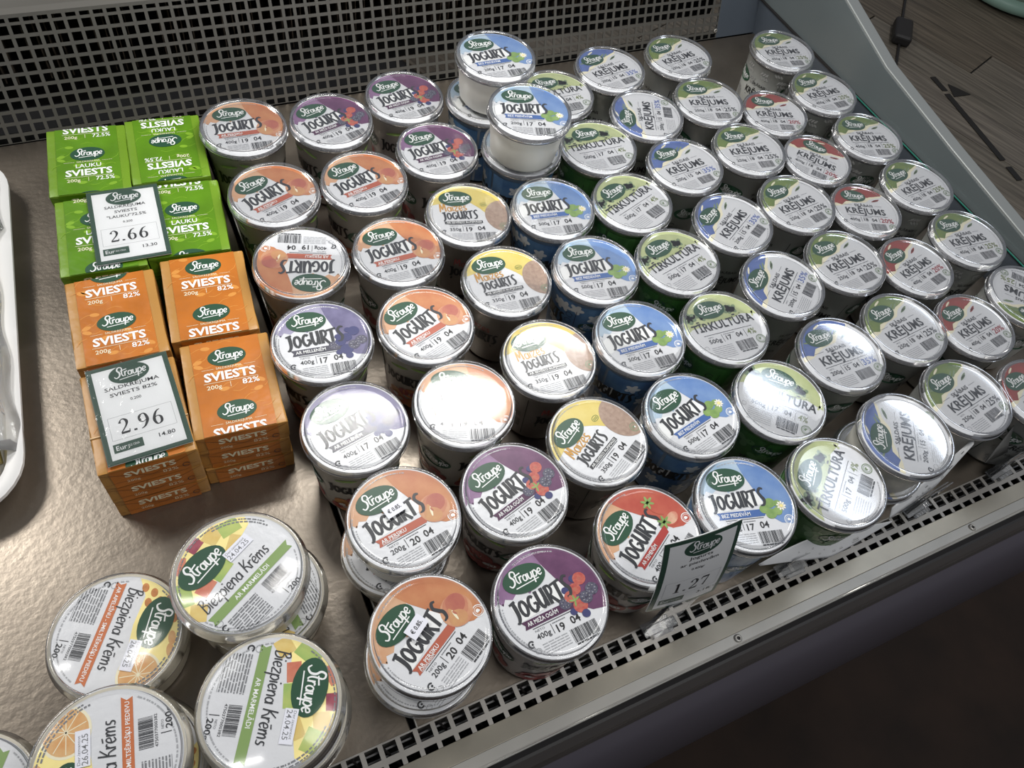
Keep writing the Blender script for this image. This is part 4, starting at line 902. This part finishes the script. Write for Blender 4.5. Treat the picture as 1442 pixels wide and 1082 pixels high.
def pack(kind, x, y, z0, ang, off, label, flip=False, topmost=True, strap=False):
    if kind not in PK: PK[kind] = pack_mesh(kind)
    th = .0264; t = empty('butter_pack', (x, y, z0), math.radians(ang + (180 if flip else 0)), label, 'butter', '%s butter packs' % kind)
    wr = link('wrapper', PK[kind], None, t, loc=(0, 0, th / 2))
    k = ('b', kind, off)
    if k not in AM: AM[k] = pack_art(kind, off).mesh('wrapper_print', lambda px, py, l: (px, py, th / 2 + .0004 + l))
    link('wrapper_print', AM[k], None, wr)
    k = ('bf', kind)
    if k not in AM:       # folded front end: print and V-shaped fold lines
        g = kind == 'green'; a = Art([(-.0375, -.0125), (.0375, -.0125), (.0375, .0125), (-.0375, .0125)])
        a.rect(ink('butter_%s_panel' % kind, (84, 148, 20)), 0, 0, .060, .026, 0, 0)
        a.text(P_CREAM, 'SVIESTS', 0, .001, .0105, bold=.03, align='c', layer=1, maxw=.040); a.text(P_CREAM, '82%' if not g else '72.5%', .008, -.0075, .0062, layer=1, maxw=.012); a.text(P_CREAM, '200g', -.02, -.0075, .005, layer=1, maxw=.010)
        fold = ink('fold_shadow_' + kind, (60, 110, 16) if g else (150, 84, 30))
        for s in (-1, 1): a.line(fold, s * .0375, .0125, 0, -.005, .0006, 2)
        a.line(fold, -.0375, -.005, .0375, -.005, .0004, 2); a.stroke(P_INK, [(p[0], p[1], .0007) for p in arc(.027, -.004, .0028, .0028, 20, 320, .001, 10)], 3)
        me = a.mesh('end_print', lambda px, py, l: (px, -.0508 - l, py)); AM[k] = me
        b_ = Art([(-.0375, -.0125), (.0375, -.0125), (.0375, .0125), (-.0375, .0125)])
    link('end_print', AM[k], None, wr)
    if strap:
        m_ = MB(); m_.box(-.0386, .0386, -.0148, -.0142, -th / 2, th / 2 + .0012); link('seam_line', m_.mesh('seam_line'), mat('wrapper_seam', (236, 206, 160), .35), wr)
    return t
TH = .0266
def stack(kind, x, y, ang, n, off, where, flip=False, jit=.002, strap=False):
    r = random.Random(int(abs(x * 1e4)))
    for k in range(n):
        last = k == n - 1; lv = 'top' if last else ('bottom' if k == 0 else 'middle')
        dx, dy = (0, 0) if last else (r.uniform(-jit, jit * .3), r.uniform(-jit * .5, jit * .5))
        pack(kind, x + dx, y + dy, k * TH, ang + (0 if last else r.uniform(-1.5, 1.5)), off, '%s wrapped butter pack, %s, %s of its stack' % (kind, where, lv), flip, last, strap and last)
stack('green', -.0558, .7375, -5.5, 3, .008, 'rear left by the grille')
stack('green', .0213, .7350, -4.8, 3, -.012, 'rear right turned round', True)
stack('green', -.0612, .6300, -4.6, 3, .020, 'front left under the 2.66 card')
stack('green', .0165, .6290, -5.6, 3, .012, 'front right beside the peach pots')
stack('orange', -.0650, .5230, -2.5, 3, -.006, 'rear left behind the 2.96 card')
stack('orange', .0165, .5245, -5.5, 3, .035, 'rear right beside the upside-down peach pot')
stack('orange', .0130, .4190, -5.0, 3, .030, 'front right over the bare steel')
stack('orange', -.0666, .4150, -1.0, 3, .010, 'front left carrying the 2.96 card', strap=True)

# ------------------------------------------------------------------ price cards
def card_art(lines, price, sub, small, hand=None, wd=.0665, ht=.0985):
    a = Art(); a.rect(P_CARDG, 0, 0, wd, ht, 0, 0); a.rect(P_CARDW, 0, .0, wd - .0085, ht - .0080, 0, 1)
    a.logo(0, ht * .37, .0165, 0, 2, P_CARDG, P_CARDW); y = ht * .23
    for t, mw in lines: a.text(P_SER, t, 0, y, .0052, bold=.012, align='c', layer=2, maxw=mw); y -= .0068
    a.text(P_SER, small, 0, y - .001, .0040, bold=.01, align='c', layer=2)
    x0, x1, y0, y1 = -wd * .38, wd * .38, -ht * .275, -ht * .045
    for p in ((x0, y0, x1, y0), (x0, y1, x1, y1), (x0, y0, x0, y1), (x1, y0, x1, y1)): a.line(P_LGREY, *p, .0003, 2)
    a.brush(P_SER, price, 0, y0 + .0045, .0150, 0, 2, wid=1.0, fat=1.15, align='c', track=.08)
    a.rect(P_CARDG, -wd * .22, -ht * .355, .023, .0085, 0, 2); a.text(P_CARDW, 'Eur', -wd * .22 - .0095, -ht * .355 - .002, .0062, bold=.01, layer=3); a.text(P_CARDW, '1KG CENA', -wd * .22 - .0005, -ht * .355 - .001, .003, layer=3, maxw=.009)
    a.text(P_SER, sub, wd * .14, -ht * .36, .0055, bold=.012, layer=2, maxw=.013)
    if hand: a.stroke(P_GREY, [(wd * .36, -ht * .33, .0005), (wd * .33, -ht * .36, .0005), (wd * .37, -ht * .365, .0005)], 2); a.stroke(P_GREY, [(wd * .39, -ht * .33, .0005), (wd * .41, -ht * .36, .0005), (wd * .43, -ht * .32, .0005)], 2)
    return a
M_LAM = clear('laminate', .02, .8, .12, bump=.6)
def flat_card(label, x, y, z, ang, art, wd=.0665, ht=.0985):
    t = empty('price_card', (x, y, z), math.radians(ang), label, 'price card', 'price cards')
    b = MB(); b.box(-wd / 2, wd / 2, -ht / 2, ht / 2, 0, .0008); o = link('card', b.mesh('card'), P_CARDW, t)
    link('card_print', art.mesh('card_print', lambda px, py, l: (px, py, .0009 + l)), None, o)
    b = MB(); nx, ny = 12, 18
    for j in range(ny + 1):
        for i in range(nx + 1): b.v.append((-wd / 2 + wd * i / nx, -ht / 2 + ht * j / ny, .0024 + .0003 * math.sin(i * 1.3 + j * .7)))
    for j in range(ny):
        for i in range(nx): q = j * (nx + 1) + i; b.f.append((q, q + 1, q + nx + 2, q + nx + 1)); b.m.append(0)
    me = b.mesh('sleeve'); me.polygons.foreach_set('use_smooth', [True] * len(me.polygons)); link('plastic_sleeve', me, M_LAM, t)
    return t
flat_card('green-bordered price card reading 2.66 lying on the green butter', -.0345, .6330, 3 * TH + .0022, -3.0, card_art([('SALDKRĒJUMA', .038), ('SVIESTS', .021), ('"LAUKU"72.5%', .036)], '2.66', '13.30', '0.200'))
flat_card('green-bordered price card reading 2.96 lying on the orange butter', -.0640, .4190, 3 * TH + .0022, 1.5, card_art([('SALDKRĒJUMA', .044), ('SVIESTS 82%', .038)], '2.96', '14.80', '0.200'))
def sheet(name, grid, parent, mats, thick=.0006, sub=4):
    """grid: rows of 3-D points, smoothed to a curved sheet"""
    g1 = [catmull(r, sub) for r in grid]; cols = list(zip(*g1)); cols = [catmull(list(c), sub) if len(c) > 2 else [tuple(Vector(c[0]).lerp(Vector(c[1]), t / 4)) for t in range(5)] for c in cols]
    b = MB(); n = len(cols[0])
    for c in cols: b.v += [tuple(p) for p in c]
    for i in range(len(cols) - 1):
        for j in range(n - 1): q = i * n + j; b.f.append((q, q + 1, q + n + 1, q + n)); b.m.append(0)
    me = b.mesh(name); me.polygons.foreach_set('use_smooth', [True] * len(me.polygons)); o = link(name, me, mats, parent)
    s = o.modifiers.new('thickness', 'SOLIDIFY'); s.thickness = thick; s.offset = 0
    return o, cols
# 1.27 card standing bowed in front of the strawberry pot
t = empty('price_card', (.31, .105, .002), 0, 'green-bordered price card reading 1.27 standing bowed in a clear holder at the vent', 'price card', 'price cards')
t.location = (0, 0, 0)
BLc, BRc, TLc, TRc = Vector((.2643, .1027, .072)), Vector((.3280, .0970, .072)), Vector((.2633, .1251, .163)), Vector((.3312, .1212, .163))
def cardp(u, v, l=0):
    p = BLc.lerp(BRc, u).lerp(TLc.lerp(TRc, u), v); bow = 4 * v * (1 - v) * .0035 + 4 * u * (1 - u) * .002
    return p + Vector((0, -.95, .3)).normalized() * (bow + l)
b = MB()
for j in range(13):
    for i in range(7): b.v.append(tuple(cardp(i / 6, j / 12)))
for j in range(12):
    for i in range(6): q = j * 7 + i; b.f.append((q, q + 1, q + 8, q + 7)); b.m.append(0)
me = b.mesh('card'); o = link('card', me, P_CARDW, t); s = o.modifiers.new('thickness', 'SOLIDIFY'); s.thickness = .0006; s.offset = 0
art = card_art([('Jogurts', .021), ('ar piedevām', .034)], '1.27', '3.18', '0.400gr', True)
# finer pieces so that the print follows the bow
def cut_art(a, nx=10, ny=16, wd=.0665, ht=.0985):
    out = Art(); out.mats = a.mats
    for q, m, l in a.P:
        xs = [p[0] for p in q]; ys = [p[1] for p in q]
        if max(xs) - min(xs) < .012 and max(ys) - min(ys) < .010: out.P.append((q, m, l)); continue
        for i in range(nx):
            for j in range(ny):
                x0, x1, y0, y1 = -wd / 2 + wd * i / nx, -wd / 2 + wd * (i + 1) / nx, -ht / 2 + ht * j / ny, -ht / 2 + ht * (j + 1) / ny
                if max(xs) < x0 or min(xs) > x1 or max(ys) < y0 or min(ys) > y1: continue
                c = Art([(x0, y0), (x1, y0), (x1, y1), (x0, y1)]); r = c._clip(list(q))
                if r and len(r) > 2: out.P.append((r, m, l))
    return out
link('card_print', cut_art(art).mesh('card_print', lambda px, py, l: tuple(cardp(px / .0665 + .5, py / .0985 + .5, .0009 + l))), None, o)
M_HOLD = clear('clear_holder', .22, 1.0, .06)
def holder(x, y, parent, z1=.045, wd=.034, ang=0):
    b = MB(); b.box(-wd / 2, wd / 2, -.006, .006, 0, .002); b.box(-wd / 2, wd / 2, -.002, -.0008, .002, z1); b.box(-wd / 2, wd / 2, .0008, .002, .002, z1 * .9); b.box(-wd * .3, wd * .3, -.010, -.006, .0, .004)
    o = link('clear_holder', b.mesh('clear_holder'), M_HOLD, parent); o.location = (x, y, .003); o.rotation_euler = (0, 0, ang); bevel(o, .0005); return o
holder(.299, .0990, t, .074)
def marks(parent, cols, n, seed, l=.0006):
    r = random.Random(seed); b = MB(); N = len(cols)
    for k in range(n):
        i = int(N * (.35 + .5 * k / n)); j = int(len(cols[0]) * r.uniform(.45, .8)); p = Vector(cols[min(i, N - 1)][min(j, len(cols[0]) - 1)]); q = Vector(cols[min(i + 1, N - 1)][min(j, len(cols[0]) - 1)])
        d = (q - p) * r.uniform(.2, .5); up = Vector((0, -.5, .85)) * .0009; base = len(b.v); nn = d.cross(up).normalized() * l
        for sgn in (1, -1):
            base = len(b.v); b.v += [tuple(p + nn * sgn), tuple(p + d + nn * sgn), tuple(p + d + up + nn * sgn), tuple(p + up + nn * sgn)]; b.f.append((base, base + 1, base + 2, base + 3)); b.m.append(0)
    link('card_print', b.mesh('marks'), P_INK, parent)
t = empty('price_card', (0, 0, 0), 0, 'white price card seen from behind, bowed out over the vent below the green-lidded pots', 'price card', 'price cards')
o, cols = sheet('card', [[(.3984, .1062, .040), (.4295, .1075, .048), (.4586, .1056, .056), (.4867, .0995, .058), (.5342, .0903, .060)], [(.3990, .1058, .039), (.431, .1024, .043), (.458, .0980, .047), (.4815, .0935, .049), (.5343, .0901, .0596)], [(.4001, .1049, .038), (.4328, .0973, .036), (.4600, .0900, .036), (.4780, .0868, .039), (.5345, .0899, .059)]], t, P_CARDW)
marks(o, cols, 12, 4); holder(.450, .0985, t, .040)
t = empty('price_card', (0, 0, 0), 0, 'white price card edge-on in a clear holder before the frontmost 35% cream pot', 'price card', 'price cards')
o, cols = sheet('card', [[(.5567, .1038, .045), (.5976, .1117, .055), (.6384, .1218, .070), (.6560, .1262, .0850)], [(.5542, .0968, .035), (.5855, .1011, .040), (.6167, .1057, .045), (.6520, .1210, .083)]], t, P_CARDW)
marks(o, cols, 9, 6)
b = MB(); b.tube((.654, .1240, .0840), (.6932, .1369, .100), .0006, 6); link('holder_edge', b.mesh('holder_edge'), M_WHITE, t); holder(.618, .1015, t, .046, ang=.1)
t = empty('price_card', (0, 0, 0), 0, 'dark-backed price card at the right edge of the photo, in a clear holder', 'price card', 'price cards')
o, cols = sheet('card', [[(.7000, .1090, .034), (.74, .110, .034), (.78, .112, .034)], [(.7300, .1310, .094), (.76, .134, .11), (.80, .137, .115)]], t, mat('card_back_grey', (120, 120, 118), .35)); holder(.742, .1010, t, .040, ang=.1)

# ------------------------------------------------------------------ white tray with cheese at the left edge
tr = empty('serving_tray', (-.305, .622, 0), math.radians(-4), 'white plastic tray with rounded corners at the left edge of the deck', 'tray')
def rrect(hx, hy, r, n=8):
    out = []
    for cx, cy, a0 in ((hx - r, hy - r, 0), (-hx + r, hy - r, 90), (-hx + r, -hy + r, 180), (hx - r, -hy + r, 270)):
        for k in range(n + 1): t_ = math.radians(a0 + 90 * k / n); out.append((cx + r * math.cos(t_), cy + r * math.sin(t_)))
    return out
rings = [(.125, .195, .03, 0), (.132, .202, .036, .004), (.142, .212, .045, .022), (.148, .220, .05, .026), (.150, .222, .052, .0255), (.150, .222, .052, .0225), (.145, .216, .048, .021)]
inner = [(.148, .220, .05, .0262), (.138, .208, .042, .0245), (.128, .198, .034, .007), (.12, .19, .03, .005)]
b = MB(); seq = rings[::-1] + inner; R0 = []
for hx, hy, r, z in [(.145, .216, .048, .021), (.150, .222, .052, .0225), (.150, .222, .052, .0265), (.147, .219, .049, .0275), (.137, .209, .042, .0255), (.128, .198, .034, .006), (.12, .19, .03, .004)]:
    R0.append(len(b.v)); b.v += [(p[0], p[1], z) for p in rrect(hx, hy, r)]
n = 36
for a0, a1 in zip(R0, R0[1:]):
    for k in range(n): k2 = (k + 1) % n; b.f.append((a0 + k, a0 + k2, a1 + k2, a1 + k)); b.m.append(0)
b.f.append(tuple(R0[-1] + k for k in range(n))); b.m.append(0)
R1 = []
for hx, hy, r, z in [(.145, .216, .048, .021), (.136, .206, .04, .004), (.128, .198, .034, 0)]: R1.append(len(b.v)); b.v += [(p[0], p[1], z) for p in rrect(hx, hy, r)]
for a0, a1 in zip(R1, R1[1:]):
    for k in range(n): k2 = (k + 1) % n; b.f.append((a0 + k, a1 + k, a1 + k2, a0 + k2)); b.m.append(0)
b.f.append(tuple(R1[-1] + k for k in range(n))[::-1]); b.m.append(0)
link('tray_shell', b.mesh('tray_shell', True), M_WHITE, tr)
from mathutils import noise
def lump(name, sx, sy, sz, m, loc, rot, label, cat, group, seed):
    bm = bmesh.new(); bmesh.ops.create_cube(bm, size=1); bmesh.ops.bevel(bm, geom=list(bm.edges), offset=.12, segments=2, affect='EDGES'); bmesh.ops.subdivide_edges(bm, edges=list(bm.edges), cuts=2, use_grid_fill=True)
    for v in bm.verts: v.co += noise.noise_vector(v.co * 2.2 + Vector((seed, 0, 0))) * .10
    bmesh.ops.scale(bm, vec=(sx, sy, sz), verts=bm.verts); me = bpy.data.meshes.new(name); bm.to_mesh(me); bm.free(); me.polygons.foreach_set('use_smooth', [True] * len(me.polygons))
    o = link(name, me, m); o.location = loc; o.rotation_euler = rot; o['label'] = label; o['category'] = cat; o['group'] = group; return o
M_CHS = mat('cheese_yellow', (222, 204, 128), .45, var=.15, vscale=40); M_CHS2 = mat('cheese_gold', (196, 164, 62), .45, var=.2, vscale=40)
for i, (x, y, sx, sy, m, lb) in enumerate(((-.215, .475, .05, .07, M_CHS, 'pale yellow cheese piece nearest the front of the white tray'), (-.207, .555, .055, .05, M_CHS2, 'golden cheese piece in the middle of the white tray'), (-.212, .628, .06, .07, M_CHS, 'pale yellow cheese piece behind the golden one on the white tray'), (-.222, .715, .06, .08, M_CHS, 'pale yellow cheese piece at the back of the white tray'))):
    lump('cheese_piece', sx, sy, .034, m, (x, y, .0235), (0, 0, .3 * i), lb, 'cheese', 'cheese pieces on the white tray', i * 3)
b = MB(); nx, ny = 14, 30
for j in range(ny + 1):
    for i in range(nx + 1):
        x, y = -.285 + .118 * i / nx, .445 + .385 * j / ny; e = 1 - abs(2 * i / nx - 1) ** 4
        nz = noise.noise(Vector((x * 40, y * 30, 1))) * .004
        b.v.append((x + .002 * math.sin(j) + (.012 if j > 20 else 0) * (i / nx), y, .030 + .020 * e + nz - (.010 * max(0, abs(2 * j / ny - 1) - .8) * 5)))
for j in range(ny):
    for i in range(nx): q = j * (nx + 1) + i; b.f.append((q, q + 1, q + nx + 2, q + nx + 1)); b.m.append(0)
me = b.mesh('plastic_wrap'); me.polygons.foreach_set('use_smooth', [True] * len(me.polygons))
o = link('plastic_wrap', me, clear('cling_film', .22, 1.0, .2, bump=.8)); s = o.modifiers.new('thickness', 'SOLIDIFY'); s.thickness = .0003
o['label'] = 'crumpled translucent plastic film over the cheese on the white tray'; o['category'] = 'plastic film'
